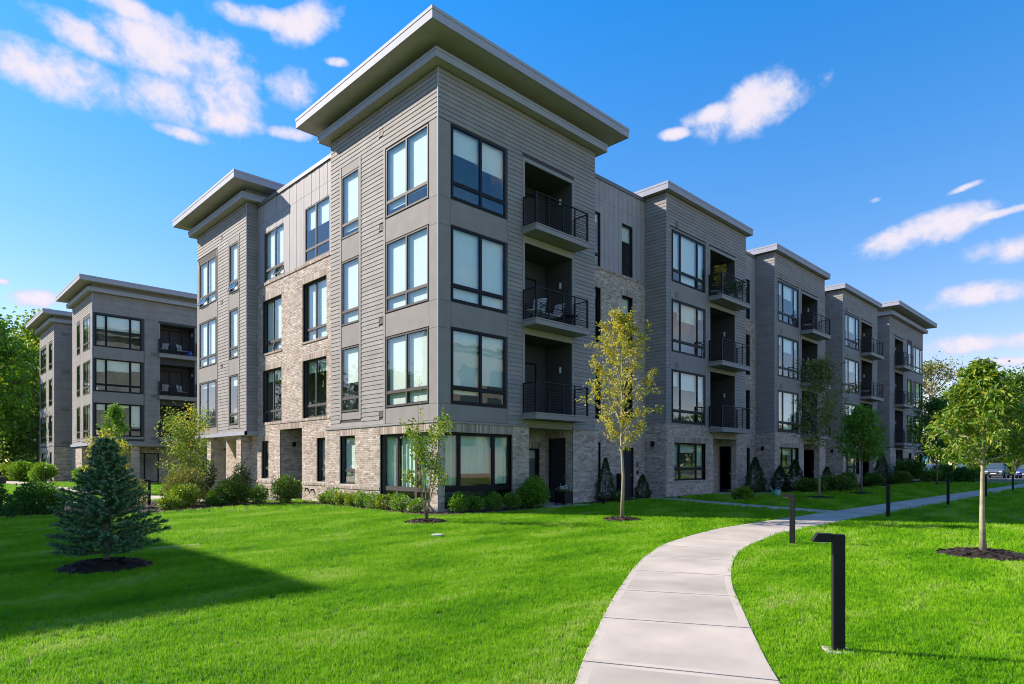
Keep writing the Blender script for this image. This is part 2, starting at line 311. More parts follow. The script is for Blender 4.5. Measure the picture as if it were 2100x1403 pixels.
# ------------------------------------------------------------------ ground and far setting are in the structure part below
# ------------------------------------------------------------------ building kit
D0 = -0.022                                      # wall backing plane; cladding faces end near 0
PLANKS = []; BRICKS = []                          # candidates for single objects on the main building
plank_cache = {}
class Bldg:
    def __init__(s, root): s.root = root; s.wall = MB(); s.sid = MB(); s.brk = MB(); s.sol = MB(); s.mort = MB(); s.win_cache = {}
    def done(s):
        s.wall.build('wall', M['wallback'], s.root); s.sid.build('siding', M['siding'], s.root, kind='stuff')
        s.brk.build('brickwork', M['brick'], s.root, kind='stuff'); s.sol.build('soldier_course', M['soldier'], s.root, kind='stuff')
        s.mort.build('mortar', M['mortar'], s.root)
    def back(s, fr, u0, u1, z0, z1, holes, th=0.2):
        for c in cells(u0 + .03, u1 - .03, z0, z1, holes): s.wall.fbox(fr, c[0], c[1], D0 - th, D0, c[2], c[3])
    def siding(s, fr, u0, u1, z0, z1, holes, single=False, e=0.157):
        n = max(1, int(round((z1 - z0) / e))); e = (z1 - z0) / n
        for i in range(n):
            za = z0 + i * e; zb = za + e - 0.007
            for p, q in spans(u0, u1, za, zb, holes):
                cuts = [p]
                if q - p > 4.2: cuts.append(p + (q - p) * random.uniform(0.3, 0.7))
                cuts.append(q)
                for a, b in zip(cuts[:-1], cuts[1:]):
                    b2 = b - (0.003 if b != q else 0)
                    if single: PLANKS.append((s, fr, a, b2, za, zb))
                    else: s.sid.fbox(fr, a, b2, D0, 0.004, za, zb, D0 + 0.009)
    def bricks(s, fr, u0, u1, z0, z1, holes, single=False, bl=0.203, bh=0.0677):
        for c in cells(u0, u1, z0, z1, holes): s.mort.fbox(fr, c[0], c[1], D0 - 0.06, 0.016, c[2], c[3])
        n = max(1, int(round((z1 - z0) / bh))); bh = (z1 - z0) / n
        for i in range(n):
            za = z0 + i * bh; zb = za + bh - 0.010; off = (i % 2) * bl / 2
            for p, q in spans(u0, u1, za, zb, holes):
                k = math.floor((p - u0 - off) / bl)
                while True:
                    a = u0 + off + k * bl; k += 1
                    if a >= q: break
                    b = min(a + bl - 0.010, q); a = max(a, p)
                    if b - a < 0.02: continue
                    dd = 0.024 + random.uniform(-0.002, 0.003)
                    if single and b - a > 0.19: BRICKS.append((s, fr, a, za, b - a, zb - za, dd))
                    else: s.brk.fbox(fr, a, b, 0.0, dd, za, zb)
    def soldiers(s, fr, u0, u1, z0, z1, d=0.026):
        s.mort.fbox(fr, u0, u1, D0 - 0.06, 0.017, z0, z1)
        n = max(1, int(round((u1 - u0) / 0.0677))); w = (u1 - u0) / n
        for i in range(n): s.sol.fbox(fr, u0 + i * w + 0.005, u0 + (i + 1) * w - 0.005, 0, d + random.uniform(-.002, .003), z0 + 0.005, z1 - 0.005)
    def box(s, name, m, fr, u0, u1, d0, d1, z0, z1, parent=None):
        return MB().fbox(fr, u0, u1, d0, d1, z0, z1).build(name, M[m], parent or s.root)
    def panels(s, fr, us, zs, skip=(), d=0.0, m='panel'):
        """a field of smooth panels with 8 mm open joints; skip holds window rectangles"""
        for i in range(len(us) - 1):
            for j in range(len(zs) - 1):
                uc = (us[i] + us[i + 1]) / 2; zc = (zs[j] + zs[j + 1]) / 2
                if any(h[0] < uc < h[1] and h[2] < zc < h[3] for h in skip): continue
                s.box('panel', m, fr, us[i] + .005, us[i + 1] - .005, D0, d, zs[j] + .005, zs[j + 1] - .005)
    def window(s, fr, u0, u1, z0, z1, cols=(), bar=None, blind=0.5, frame='frame', inset=0.0, opened=(), curtain=False, fw=0.05, two_tone=False, depth=0.09):
        """frame mesh (part) with panes and blinds as sub-parts. local: x right, y inward, z up; cols from the viewer's left"""
        w = u1 - u0; h = z1 - z0
        left = u0 if not fr.flip else u0
        right_is_u = fr.flip                       # u runs to the viewer's right when flip is set
        org = fr.P(u0 if right_is_u else u1, 0.018 - inset, z0); ux = fr.u if right_is_u else -fr.u
        rz = math.atan2(ux[1], ux[0])
        key = (round(w, 2), round(h, 2), tuple(cols), bar, frame, fw)
        if key not in s.win_cache:
            b = MB(); xs = [0, *[c * w for c in cols], w]
            b.box(0, fw, 0, depth, 0, h); b.box(w - fw, w, 0, depth, 0, h); b.box(fw, w - fw, 0, depth, 0, fw); b.box(fw, w - fw, 0, depth, h - fw, h)
            for x in xs[1:-1]: b.box(x - fw * .75, x + fw * .75, 0.002, depth, fw, h - fw)
            if bar:
                for i in range(len(xs) - 1):
                    a = xs[i] + (fw if i == 0 else fw * .75); c = xs[i + 1] - (fw if i == len(xs) - 2 else fw * .75)
                    b.box(a, c, 0.004, depth, bar - fw * .85, bar + fw * .85)
            fm = b.mesh('window', M[frame]); panes = []
            for i in range(len(xs) - 1):
                a = xs[i] + (fw if i == 0 else fw * .75); c = xs[i + 1] - (fw if i == len(xs) - 2 else fw * .75)
                rows = [(fw, bar - fw * .85), (bar + fw * .85, h - fw)] if bar else [(fw, h - fw)]
                for (p, q) in rows:
                    sb = MB(); t = .022; sb.mi = 1
                    sb.box(a, a + t, .018, .05, p, q); sb.box(c - t, c, .018, .05, p, q); sb.box(a + t, c - t, .018, .05, p, p + t); sb.box(a + t, c - t, .018, .05, q - t, q)
                    sb.mi = 0; sb.box(a + t, c - t, .028, .036, p + t, q - t)
                    sb.v = [(x - a, y, z - q) for x, y, z in sb.v]
                    panes.append(((a, 0, q), sb.mesh('pane', [M['glass'], M[frame]])))
            s.win_cache[key] = (fm, panes, xs)
        fm, panes, xs = s.win_cache[key]
        o = link('window', fm, s.root, org, (0, 0, rz))
        for i, (lc, pm) in enumerate(panes):
            link('pane', pm, o, lc, (R(-opened[i]) if i < len(opened) else 0, 0, 0))
        nb = len(xs) - 1
        for i in range(nb):
            f = blind[i] if isinstance(blind, (list, tuple)) else blind
            if f <= 0.02: continue
            a, c = xs[i] + .03, xs[i + 1] - .03; zb = h - .03 - f * (h - .06)
            if curtain:
                k = 14; bm_ = MB(); vs = [(a + (c - a) * j / k, .17 + .025 * math.sin(j * 2.1 + i)) for j in range(k + 1)]
                for j in range(k): bm_.hexa([(vs[j][0], vs[j][1], zb), (vs[j + 1][0], vs[j + 1][1], zb), (vs[j + 1][0], vs[j + 1][1] + .004, zb), (vs[j][0], vs[j][1] + .004, zb), (vs[j][0], vs[j][1], h - .03), (vs[j + 1][0], vs[j + 1][1], h - .03), (vs[j + 1][0], vs[j + 1][1] + .004, h - .03), (vs[j][0], vs[j][1] + .004, h - .03)])
                bm_.build('curtain', M['curtain'], o)
            else:
                MB().box(a, c, .13, .136, zb, h - .03).build('blind', M['blind'], o)
        return o
    def vent(s, fr, u, z, w=0.24, h=0.2):
        b = MB(); b.fbox(fr, u, u + w, 0, .012, z, z + .02).fbox(fr, u, u + w, 0, .012, z + h - .02, z + h).fbox(fr, u, u + .02, 0, .012, z + .02, z + h - .02).fbox(fr, u + w - .02, u + w, 0, .012, z + .02, z + h - .02)
        b.fbox(fr, u + .02, u + w - .02, -.02, -.014, z + .02, z + h - .02)
        for i in range(4): b.fbox(fr, u + .021, u + w - .021, -.012, .004, z + .03 + i * (h - .05) / 4, z + .03 + (i + .5) * (h - .05) / 4)
        b.build('vent', M['grille'], s.root)
    def roof(s, x0, x1, y0, y1, zt, kind='double'):
        """slab roof; parts: roof > fascia, soffit"""
        def ring(o, a, b, lip, parent):
            X0, X1, Y0, Y1 = x0 - o, x1 + o, y0 - o, y1 + o
            zc = b - (b - a) * .30
            for (p, q, l, m_) in ((a, zc, .0, 'fascia'), (zc + .004, b, lip, 'fascia')):
                t = .03
                for c in ((X0 - l, X1 + l, Y0 - l, Y0 + t), (X0 - l, X1 + l, Y1 - t, Y1 + l), (X0 - l, X0 + t, Y0 + t, Y1 - t), (X1 - t, X1 + l, Y0 + t, Y1 - t)):
                    MB().box(*c, p, q).build('fascia', M[m_], parent)
            MB().box(X0 + .031, X1 - .031, Y0 + .031, Y1 - .031, a + .012, a + .03).build('soffit', M['soffit'], parent)
        b = MB()
        if kind == 'double':
            b.box(x0 - .30, x1 + .30, y0 - .30, y1 + .30, 14.075, 14.32); b.box(x0 - .05, x1 + .05, y0 - .05, y1 + .05, 14.321, 14.63); b.box(x0 - .9, x1 + .9, y0 - .9, y1 + .9, 14.64, 14.95)
            r = b.build('roof', M['roofing'], s.root); ring(.343, 14.04, 14.33, .012, r); ring(.952, 14.605, 14.97, .014, r)
        else:
            b.box(x0 - .21, x1 + .21, y0 - .21, y1 + .21, 14.085, 14.38)
            r = b.build('roof', M['roofing'], s.root); ring(.26, 14.05, 14.40, .012, r)
    def balcony(s, fr, u0, u1, z, dep=0.71, th=0.22, wl=None, front_posts=(0, .23, .5, .74, 1.0), side_left=True, side_right=True):
        """slab with fascia, posts, top rail and cable rails"""
        bal = MB().fbox(fr, u0 + .03, u1 - .03, D0, dep - .03, z - th + .01, z - .004).build('balcony', M['balcony'], s.root)
        for (a, b_, c, d) in ((u0, u1, dep - .03, dep), (u0, u0 + .03, 0.006, dep - .03), (u1 - .03, u1, 0.006, dep - .03)):
            MB().fbox(fr, a, b_, c, d, z - th, z - .05).build('fascia', M['balcony'], bal)
        MB().fbox(fr, u0 - .02, u1 + .02, .008, dep + .02, z - .046, z).build('deck', M['balcony'], bal)
        ua, ub, dd = u0 + .05, u1 - .05, dep - .05; H = 1.07
        cab = MB()
        def post(u, d, w): MB().fbox(fr, u - w / 2, u + w / 2, d - w / 2, d + w / 2, z + .001, z + H).build('post', M['blackmetal'], bal)
        for k, f in enumerate(front_posts): post(ua + (ub - ua) * f, dd, .06 if f in (0, 1.0) else .036)
        for u in (ua, ub): post(u, .05, .05)
        MB().fbox(fr, ua - .03, ub + .03, dd - .03, dd + .03, z + H + .001, z + H + .03).build('rail', M['blackmetal'], bal)
        for u in (ua, ub): MB().fbox(fr, u - .025, u + .025, .03, dd - .032, z + H - .035, z + H - .002).build('rail', M['blackmetal'], bal)
        for i in range(10):
            zz = z + .09 + i * .096
            cab.fbox(fr, ua, ub, dd - .006, dd + .006, zz - .006, zz + .006)
            for u in (ua, ub): cab.fbox(fr, u - .006, u + .006, .05, dd - .008, zz - .006, zz + .006)
        cab.build('cable', M['blackmetal'], bal, kind='stuff')
        return bal
    def recess(s, fr, u0, u1, z0, z1, dep=1.4, door=None, brick=False, side_door=False, light=True, glassdoor=True):
        """an open loggia behind the facade plane: side walls, back wall, ceiling, floor"""
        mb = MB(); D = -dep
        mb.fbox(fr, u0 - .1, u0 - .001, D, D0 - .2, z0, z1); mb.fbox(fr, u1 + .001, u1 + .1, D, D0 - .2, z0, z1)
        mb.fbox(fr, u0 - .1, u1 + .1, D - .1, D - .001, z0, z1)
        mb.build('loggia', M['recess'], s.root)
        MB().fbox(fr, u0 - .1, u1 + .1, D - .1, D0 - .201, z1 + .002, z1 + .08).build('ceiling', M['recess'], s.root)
        if z0 > 1: MB().fbox(fr, u0 - .1, u1 + .1, D - .1, D0 - .201, z0 - .08, z0 - .002).build('floor', M['balcony'], s.root)
        if glassdoor:
            f2 = Fr(*(fr.o + D * fr.n), fr.u, fr.n)
            s.window(f2, u0 + .12, u0 + .12 + min(2.0, (u1 - u0) * .75), z0 + .03, z0 + 2.15, cols=(.5,), blind=(.9, 0) if random.random() < .5 else 0)
        if light:
            c = MB(); c.fbox(fr, u1 - .05, u1 - .002, -.62, -.55, z0 + 1.75, z0 + 1.98); c.build('wall_light', M['white'], s.root)
# ------------------------------------------------------------------ the main apartment building
main = empty('apartment_building', (0, 0, 0), label='four storey grey sided apartment building with brick base and flat overhanging roofs', cat='building')
B = Bldg(main)
FRt = Fr(0, 0, (1, 0), (0, -1)); FLt = Fr(0, 0, (0, 1), (-1, 0))
FL3 = [(10.05, 12.40), (6.77, 9.17), (3.50, 5.91)]
LZ = [(9.93, 12.33), (6.65, 9.44), (3.35, 6.18)]     # loggia openings per floor
# --- corner tower, left face
wl_ = [(.5, 2.9, a, b) for a, b in FL3]; nl_ = [(4.66, 5.9, a, b) for a, b in FL3]
stackL = [(0, 3.05, 2.93, 12.46)]; stackN = [(4.53, 6.03, 3.2, 12.76)]
B.back(FLt, 0, 6.77, 2.9, 14.05, wl_ + nl_)
B.siding(FLt, .02, 6.75, 2.94, 14.03, stackL + stackN + [(3.1, 3.34, z, z + .2) for z in (13.0, 9.7, 6.45, 3.2)], single=True)
B.panels(FLt, [0.02, .46], [2.94, 3.46, 5.86, 6.73, 9.12, 10.0, 12.44]); B.panels(FLt, [.46, 2.94], [2.94, 3.46, 5.94, 6.73, 9.2, 10.0, 12.44], skip=wl_)
B.box('trim', 'trim', FLt, 2.95, 3.05, D0, .012, 2.94, 12.46)
B.panels(FLt, [4.64, 5.92], [3.2, 3.47, 5.94, 6.74, 9.2, 10.02, 12.43, 12.76], skip=nl_)
B.box('trim', 'trim', FLt, 4.53, 4.63, D0, .014, 3.2, 12.76); B.box('trim', 'trim', FLt, 5.93, 6.03, D0, .014, 3.2, 12.76)
for i, (a, b) in enumerate(FL3):
    B.window(FLt, .5, 2.9, a, b, cols=(.5,), bar=.5, blind=[(.9, .82), (1, 1), (1, .97)][i], frame='frame_grey', inset=.012)
    B.window(FLt, 4.66, 5.9, a, b, bar=.5, blind=[.9, 1, .55][i], frame='frame_grey', inset=.012)
for z in (13.0, 9.7, 6.45, 3.2): B.vent(FLt, 3.1, z)
# --- corner tower, right face
wr_ = [(.55, 2.94, a, b) for a, b in FL3]; rec = [(3.89, 6.5, a, b) for a, b in LZ]
B.back(FRt, 0, 7.94, 2.9, 14.05, wr_ + rec)
trimR = [(3.77, 6.62, 3.0, 12.47)]
B.siding(FRt, .02, 7.92, 2.94, 14.03, [(0, 3.05, 2.93, 12.46), (3.77, 6.62, 2.93, 12.47)], single=True)
B.panels(FRt, [.02, .51], [2.94, 3.46, 5.86, 6.73, 9.12, 10.0, 12.44]); B.panels(FRt, [.51, 3.04], [2.94, 3.46, 5.94, 6.73, 9.2, 10.0, 12.44], skip=wr_)
B.box('trim', 'trim', FRt, 3.77, 3.89, D0, .012, 2.94, 12.33); B.box('trim', 'trim', FRt, 6.5, 6.62, D0, .012, 2.94, 12.33); B.box('trim', 'trim', FRt, 3.77, 6.62, D0, .012, 12.335, 12.47)
for a, b in ((9.445, 9.69), (6.185, 6.42), (2.94, 3.12)): B.box('beam', 'lintel_beam', FRt, 3.895, 6.495, -.15, .006, a, b)
for i, (a, b) in enumerate(FL3):
    B.window(FRt, .55, 2.94, a, b, cols=(.52,), bar=.5, blind=[(.36, .42), (1, 1), (.88, .72)][i], inset=.012, fw=.062)
    B.recess(FRt, 3.89, 6.5, LZ[i][0], LZ[i][1]); B.balcony(FRt, 3.74, 6.66, LZ[i][0])
B.box('corner_trim', 'fascia', Fr(0, 0, (1, 0), (0, -1)), -.012, .02, -.02, .012, 2.94, 14.035)
# flashing between siding and brick
for fr, a, b in ((FLt, -.05, 7.1), (FRt, -.05, 4.09), (FRt, 6.52, 8.1)): B.box('flashing', 'trim', fr, a, b, .0, .055, 2.862, 2.93)
# --- tower ground floor
gl = [(.38, 3.26, .28, 2.57), (4.91, 6.02, .8, 2.6)]
solL = [(.3, 3.34, 2.57, 2.86), (4.85, 6.08, 2.6, 2.86), (-.03, 7.1, .62, .74)]
B.back(FLt, 0, 7.1, 0, 2.86, gl); B.bricks(FLt, -.024, 7.1, -.05, 2.86, gl + solL, single=True)
B.soldiers(FLt, .3, 3.34, 2.57, 2.86); B.soldiers(FLt, 4.85, 6.08, 2.6, 2.86)
for a, b in ((-.024, .38), (3.26, 7.1)): B.soldiers(FLt, a, b, .62, .74, .05)
B.window(FLt, .38, 3.26, .28, 2.57, cols=(.3, .68), bar=.42, blind=(.86, .86, .86), frame='frame_grey', curtain=True, inset=.11, fw=.075)
B.window(FLt, 4.91, 6.02, .8, 2.6, bar=.5, blind=.86, frame='frame_grey', inset=.13, fw=.06)
gr = [(.25, 3.26, .12, 2.57), (4.09, 6.52, -.1, 2.86)]
B.back(FRt, 0, 8.1, 0, 2.86, gr); B.bricks(FRt, 0, 8.1, -.05, 2.86, gr + [(.25, 3.4, 2.57, 2.86), (6.52, 8.1, .62, .74)], single=True)
B.soldiers(FRt, .25, 3.4, 2.57, 2.86); B.soldiers(FRt, 6.52, 8.1, .62, .74, .03)
B.window(FRt, .25, 3.26, .12, 2.57, cols=(.225, .73), bar=.62, blind=(.7, .55, .7), curtain=True, inset=.1, fw=.08)
# entry porch
FP = Fr(0, 1.4, (1, 0), (0, -1)); FS = Fr(6.52, 0, (0, 1), (-1, 0))
pw = [(5.3, 6.15, .3, 2.16)]; pd = [(.33, 1.25, -.1, 2.56)]
B.back(FP, 4.0, 6.5, 0, 2.86, pw); B.bricks(FP, 4.0, 6.5, -.05, 2.86, pw + [(5.2, 6.25, 2.16, 2.42)]); B.soldiers(FP, 5.2, 6.25, 2.16, 2.42)
B.window(FP, 5.3, 6.15, .3, 2.16, blind=.2, inset=.1)
B.back(FS, .2, 1.4, 0, 2.86, pd); B.bricks(FS, .0, 1.4, -.05, 2.86, pd + [(.25, 1.33, 2.56, 2.8)]); B.soldiers(FS, .25, 1.33, 2.56, 2.8)
def door(fr, u0, u1, z0, z1, inset=.1, m='door', side=1):
    d = MB().fbox(fr, u0, u1, -inset - .05, -inset, z0, z1).build('door', M[m], B.root)
    MB().fbox(fr, u0 + .03, u0 + .06, -inset, -inset + .01, z0 + .1, z1 - .1).fbox(fr, u1 - .06, u1 - .03, -inset, -inset + .01, z0 + .1, z1 - .1).build('stile', M[m], d)
    hu = u1 - .12 if side > 0 else u0 + .08
    MB().fbox(fr, hu, hu + .04, -inset + .002, -inset + .06, z0 + .95, z0 + 1.07).build('handle', M['steel'], d)
door(FS, .33, 1.25, 0.02, 2.56, side=-1)
B.box('ceiling', 'lintel_beam', FRt, 4.0, 6.6, -1.5, -.001, 2.863, 2.93)
B.box('wall', 'wallback', FRt, 3.95, 4.088, -1.5, -.23, 0, 2.86)
B.roof(0, 7.94, 0, 6.77, 14.04)
# --- recessed wall right of the tower
def recess_wall_right(x0, x1, narrow, door_=None, first=False):
    fr = Fr(0, 1.16, (1, 0), (0, -1)); ws = []
    for (a, b) in narrow: ws += [(a, b, 10.1, 12.43), (a, b, 6.8, 9.18), (a, b, 3.5, 5.9), (a, b, .4, 2.5)]
    dh = [(door_[0], door_[1], -.1, 2.3)] if door_ else []
    if dh: ws = [w for w in ws if not (w[3] < 3 and w[0] < door_[1] and w[1] > door_[0])]
    B.back(fr, x0, x1, 0, 14.0, ws + dh)
    sol = [(w[0] - .06, w[1] + .06, w[3], w[3] + .26) for w in ws if w[3] < 10]
    B.bricks(fr, x0, x1, -.05, 9.95, ws + dh + sol + [(x0, x1, .62, .74)])
    for q in sol: B.soldiers(fr, max(q[0], x0), min(q[1], x1), q[2], q[3])
    for p, q in spans(x0, x1, .62, .74, ws + dh): B.soldiers(fr, p, q, .62, .74, .03)
    B.soldiers(fr, x0, x1, 9.95, 10.07, .05)
    n = max(1, int(round((x1 - x0) / .36))); w_ = (x1 - x0) / n
    h4 = [w for w in ws if w[3] > 12]
    for i in range(n):
        a, b = x0 + i * w_, x0 + (i + 1) * w_
        for c in cells(a + .009, b - .009, 10.08, 12.98, h4): B.box('metal_panel', 'metalpanel', fr, c[0], c[1], D0, .01, c[2], c[3])
        B.box('metal_panel', 'metalpanel', fr, a + .009, b - .009, D0, .01, 12.99, 13.86)
    B.box('coping', 'coping', fr, x0, x1, -.3, .05, 13.865, 14.03)
    for w in ws: B.window(fr, *w, bar=.52 if w[3] > 3 else None, blind=random.choice((.15, .5, .3, 1)), inset=.06 if w[3] > 10 else .12)
    if door_: door(fr, door_[0], door_[1], .03, 2.3)
    return fr
FRr = recess_wall_right(7.94, 13.18, [(8.75, 9.78), (11.33, 12.2)], (11.3, 12.25))
b_ = MB().fbox(FRr, 12.47, 12.58, .026, .06, 1.42, 1.62).build('keypad', M['blackmetal'], main); MB().fbox(FRr, 12.515, 12.535, .0605, .063, 1.46, 1.58).build('marking', M['white'], b_)
MB().fbox(FRr, 12.47, 12.58, .026, .06, 1.08, 1.24).build('door_bell', M['blackmetal'], main)
# --- the three bays
def bay(x0):
    fr = Fr(x0, 0, (1, 0), (0, -1)); fs = Fr(x0, 0, (0, 1), (-1, 0)); W = 8.07
    ws = [(.53, 3.53, a + .02, b + .03) for a, b in FL3]; rc = [(4.06, 6.74, a + .02, b + .03) for a, b in LZ]
    B.back(fr, 0, W, 3.4, 14.05, ws + rc)
    B.siding(fr, .02, W - .02, 3.46, 14.03, [(.34, 3.68, 3.4, 12.52), (3.96, 6.84, 3.4, 12.5)])
    B.panels(fr, [.42, 3.62], [3.46, 5.96, 6.78, 9.24, 10.04, 12.46], skip=ws)
    B.box('trim', 'trim', fr, .34, .42, D0, .012, 3.46, 12.52); B.box('trim', 'trim', fr, 3.62, 3.7, D0, .012, 3.46, 12.52); B.box('trim', 'trim', fr, .421, 3.619, D0, .011, 12.462, 12.52)
    B.box('trim', 'trim', fr, 3.96, 4.06, D0, .012, 3.46, 12.36); B.box('trim', 'trim', fr, 6.74, 6.84, D0, .012, 3.46, 12.36); B.box('trim', 'trim', fr, 3.96, 6.84, D0, .012, 12.365, 12.5)
    for i, (a, b) in enumerate(FL3):
        bl = random.choice(((.75, .95, .85), (.3, .35, .55), (.5, .5, .5), (.2, .35, .2)))
        B.window(fr, .53, 3.53, a + .02, b + .03, cols=(.235, .76), bar=.52, blind=bl, inset=.012, fw=.06, curtain=(i == 1 and x0 < 14))
        B.recess(fr, 4.06, 6.74, LZ[i][0] + .02, LZ[i][1] + .03); B.balcony(fr, 3.88, 6.95, LZ[i][0] + .02, dep=.76)
        if i: B.box('beam', 'lintel_beam', fr, 4.065, 6.735, -.15, .006, LZ[i][1] + .035, LZ[i][1] + .25)
        B.vent(fr, .78, (b + .22) if i == 0 else b + .16, .26, .26)
    # brick base
    g = [(.66, 3.62, .76, 2.55), (4.36, 6.85, -.1, 2.84)]
    B.back(fr, 0, W, 0, 3.4, g)
    B.bricks(fr, -.024, W, -.05, 3.36, g + [(.6, 3.7, 2.55, 2.83), (-.03, .66, .62, .74), (.66, 3.62, .62, .74), (3.62, 4.36, .62, .74), (6.85, W, .62, .74)])
    B.soldiers(fr, .6, 3.7, 2.55, 2.83)
    for a, b in ((-.024, 4.36), (6.85, W)): B.soldiers(fr, a, b, .62, .74, .03)
    B.soldiers(fr, -.024, W, 3.36, 3.45, .03)
    B.window(fr, .66, 3.62, .76, 2.55, cols=(.22, .74), bar=.55, blind=(.6, .25, .6), curtain=True, inset=.1, fw=.06)
    B.vent(fr, .95, 2.98, .26, .26)
    f2 = Fr(x0, 1.0, (1, 0), (0, -1)); f3 = Fr(x0 + 6.85, 0, (0, 1), (-1, 0))
    B.bricks(f2, 4.2, 6.83, -.05, 2.84, []); B.bricks(f3, 0, 1.0, -.05, 2.84, [(.25, .98, -.1, 2.5)]); B.back(f3, .2, 1.0, 0, 2.84, [(.25, .98, -.1, 2.5)]); door(f3, .25, .98, .03, 2.5, side=-1)
    B.box('ceiling', 'lintel_beam', fr, 4.2, 6.9, -1.1, -.001, 2.85, 2.93)
    # side face
    B.back(fs, 0, 1.2, 3.4, 14.05, []); B.siding(fs, .02, 1.15, 3.46, 14.03, []); B.back(fs, 0, 1.2, 0, 3.4, [])
    B.bricks(fs, .0, 1.14, -.05, 3.36, [(.0, 1.14, .62, .74)]); B.soldiers(fs, .0, 1.14, .62, .74, .03); B.soldiers(fs, 0, 1.14, 3.36, 3.45, .03)
    B.box('corner_trim', 'trim', fr, -.01, .02, -.02, .01, 3.46, 14.035)
    l = MB(); l.fbox(fs, .62, .76, .024, .13, 2.36, 2.6); l.build('wall_light', M['blackmetal'], main)
    fe = Fr(x0 + W, 0, (0, -1), (1, 0)); B.back(fe, -1.2, -.22, 0, 14.05, []); B.siding(fe, -1.15, -.02, 3.46, 14.03, [])
    B.roof(x0, x0 + W, 0, 6.0, 14.05, 'single')
BX = (13.18, 24.9, 36.4)
for x in BX: bay(x)
recess_wall_right(21.25, 24.9, [(21.6, 22.5), (23.4, 24.2)]); recess_wall_right(32.97, 36.4, [(33.3, 34.2), (35.0, 35.8)]); recess_wall_right(44.47, 47.8, [(44.9, 45.7)])
# --- far end tower
x0 = 47.75; W = 10.8
fr = Fr(x0, 0, (1, 0), (0, -1)); fs = Fr(x0, 0, (0, 1), (-1, 0))
ws = [(7.4, 10.55, a, b) for a, b in FL3]; ns = [(5.55, 6.7, a, b) for a, b in FL3]; rc = [(1.5, 4.05, a, b) for a, b in LZ]
B.back(fr, 0, W, 2.9, 14.05, ws + ns + rc)
B.siding(fr, .02, W, 2.94, 14.03, [(7.2, W, 2.9, 12.46), (5.35, 6.9, 3.2, 12.7), (1.35, 4.2, 2.9, 12.47)])
B.panels(fr, [7.3, W - .02], [2.94, 3.46, 5.94, 6.73, 9.2, 10.0, 12.44], skip=ws); B.panels(fr, [5.4, 6.85], [3.2, 3.46, 5.94, 6.73, 9.2, 10.0, 12.7], skip=ns)
for a, b in ((7.2, 7.29), (1.38, 1.5), (4.05, 4.17)): B.box('trim', 'trim', fr, a, b, D0, .012, 2.94, 12.33)
B.box('trim', 'trim', fr, 1.38, 4.17, D0, .012, 12.335, 12.47)
for i, (a, b) in enumerate(FL3):
    B.window(fr, 7.4, 10.55, a, b, cols=(.24, .74), bar=.5, blind=.7 if i < 2 else .1, inset=.012, fw=.06); B.window(fr, 5.55, 6.7, a, b, bar=.5, blind=.9 if i < 2 else .1, inset=.012)
    B.recess(fr, 1.5, 4.05, *LZ[i]); B.balcony(fr, 1.35, 4.35, LZ[i][0], dep=.76)
    if i: B.box('beam', 'lintel_beam', fr, 1.51, 4.04, -.15, .006, LZ[i][1] + .005, LZ[i][1] + .24)
g = [(1.7, 3.9, -.1, 2.8), (5.7, 6.7, .3, 2.55), (7.6, 10.4, .3, 2.55)]
B.back(fr, 0, W, 0, 2.9, g); B.bricks(fr, -.02, W, -.05, 2.88, g, bl=.3)
B.window(fr, 5.7, 6.7, .3, 2.55, blind=.1, inset=.1); B.window(fr, 7.6, 10.4, .3, 2.55, cols=(.33, .66), blind=.1, inset=.1)
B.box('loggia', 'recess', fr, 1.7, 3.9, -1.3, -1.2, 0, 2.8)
B.back(fs, 0, 1.2, 0, 14.05, []); B.siding(fs, .02, 1.15, 2.94, 14.03, []); B.bricks(fs, 0, 1.14, -.05, 2.88, [])
for z in (10.7, 7.4, 4.1): B.vent(fs, .5, z, .4, .3)
B.roof(x0, x0 + W, 0, 8.0, 14.04)
# --- recessed wall left of the tower
XL = .45
FLr = Fr(XL, 0, (0, 1), (-1, 0))
w4 = [(7.64, 9.76, 10.13, 12.43), (11.78, 13.86, 10.13, 12.43)]; w3 = [(7.86, 9.96, 6.75, 9.24), (11.98, 14.05, 6.75, 9.24)]; w2 = [(7.86, 9.96, 3.5, 5.95), (11.98, 14.05, 3.5, 5.95)]
g0 = [(7.97, 8.7, .82, 2.62), (10.0, 12.15, -.1, 3.1), (13.35, 14.15, .86, 2.63)]
B.back(FLr, 6.7, 14.65, 2.95, 14.0, w4 + w3 + w2 + g0); B.back(FLr, 6.7, 15.4, 0, 2.95, g0)
sol = [(w[0] - .05, w[1] + .05, w[3], w[3] + .27) for w in w3 + w2 + g0]
sil = [(w[0] - .05, w[1] + .05, w[2] - .09, w[2]) for w in w3]
H = w3 + w2 + g0 + sol + sil
bnd = [(6.77, 14.6, 3.38, 3.5)]
B.bricks(FLr, 6.77, 14.62, 2.95, 9.95, H + bnd); B.bricks(FLr, 6.77, 15.4, -.05, 2.95, H + [(6.77, 15.4, .66, .78)])
for q in sol: B.soldiers(FLr, *q)
for q in sil: B.soldiers(FLr, *q, .055)
for p, q in spans(6.77, 14.62, 3.38, 3.5, []): B.soldiers(FLr, p, q, 3.38, 3.5, .05)
for p, q in spans(7.1, 15.4, .66, .78, g0): B.soldiers(FLr, p, q, .66, .78, .05)
B.soldiers(FLr, 6.77, 14.62, 9.95, 10.08, .06)
n = 23; wd = (14.6 - 6.79) / n
for i in range(n):
    a, b = 6.79 + i * wd, 6.79 + (i + 1) * wd
    for c in cells(a + .009, b - .009, 10.085, 12.98, w4):
        if c[1] - c[0] > .02: B.box('metal_panel', 'metalpanel', FLr, c[0], c[1], D0, .012 if i % 2 else .006, c[2], c[3])
    B.box('metal_panel', 'metalpanel', FLr, a + .009, b - .009, D0, .012 if i % 2 else .006, 12.992, 13.84)
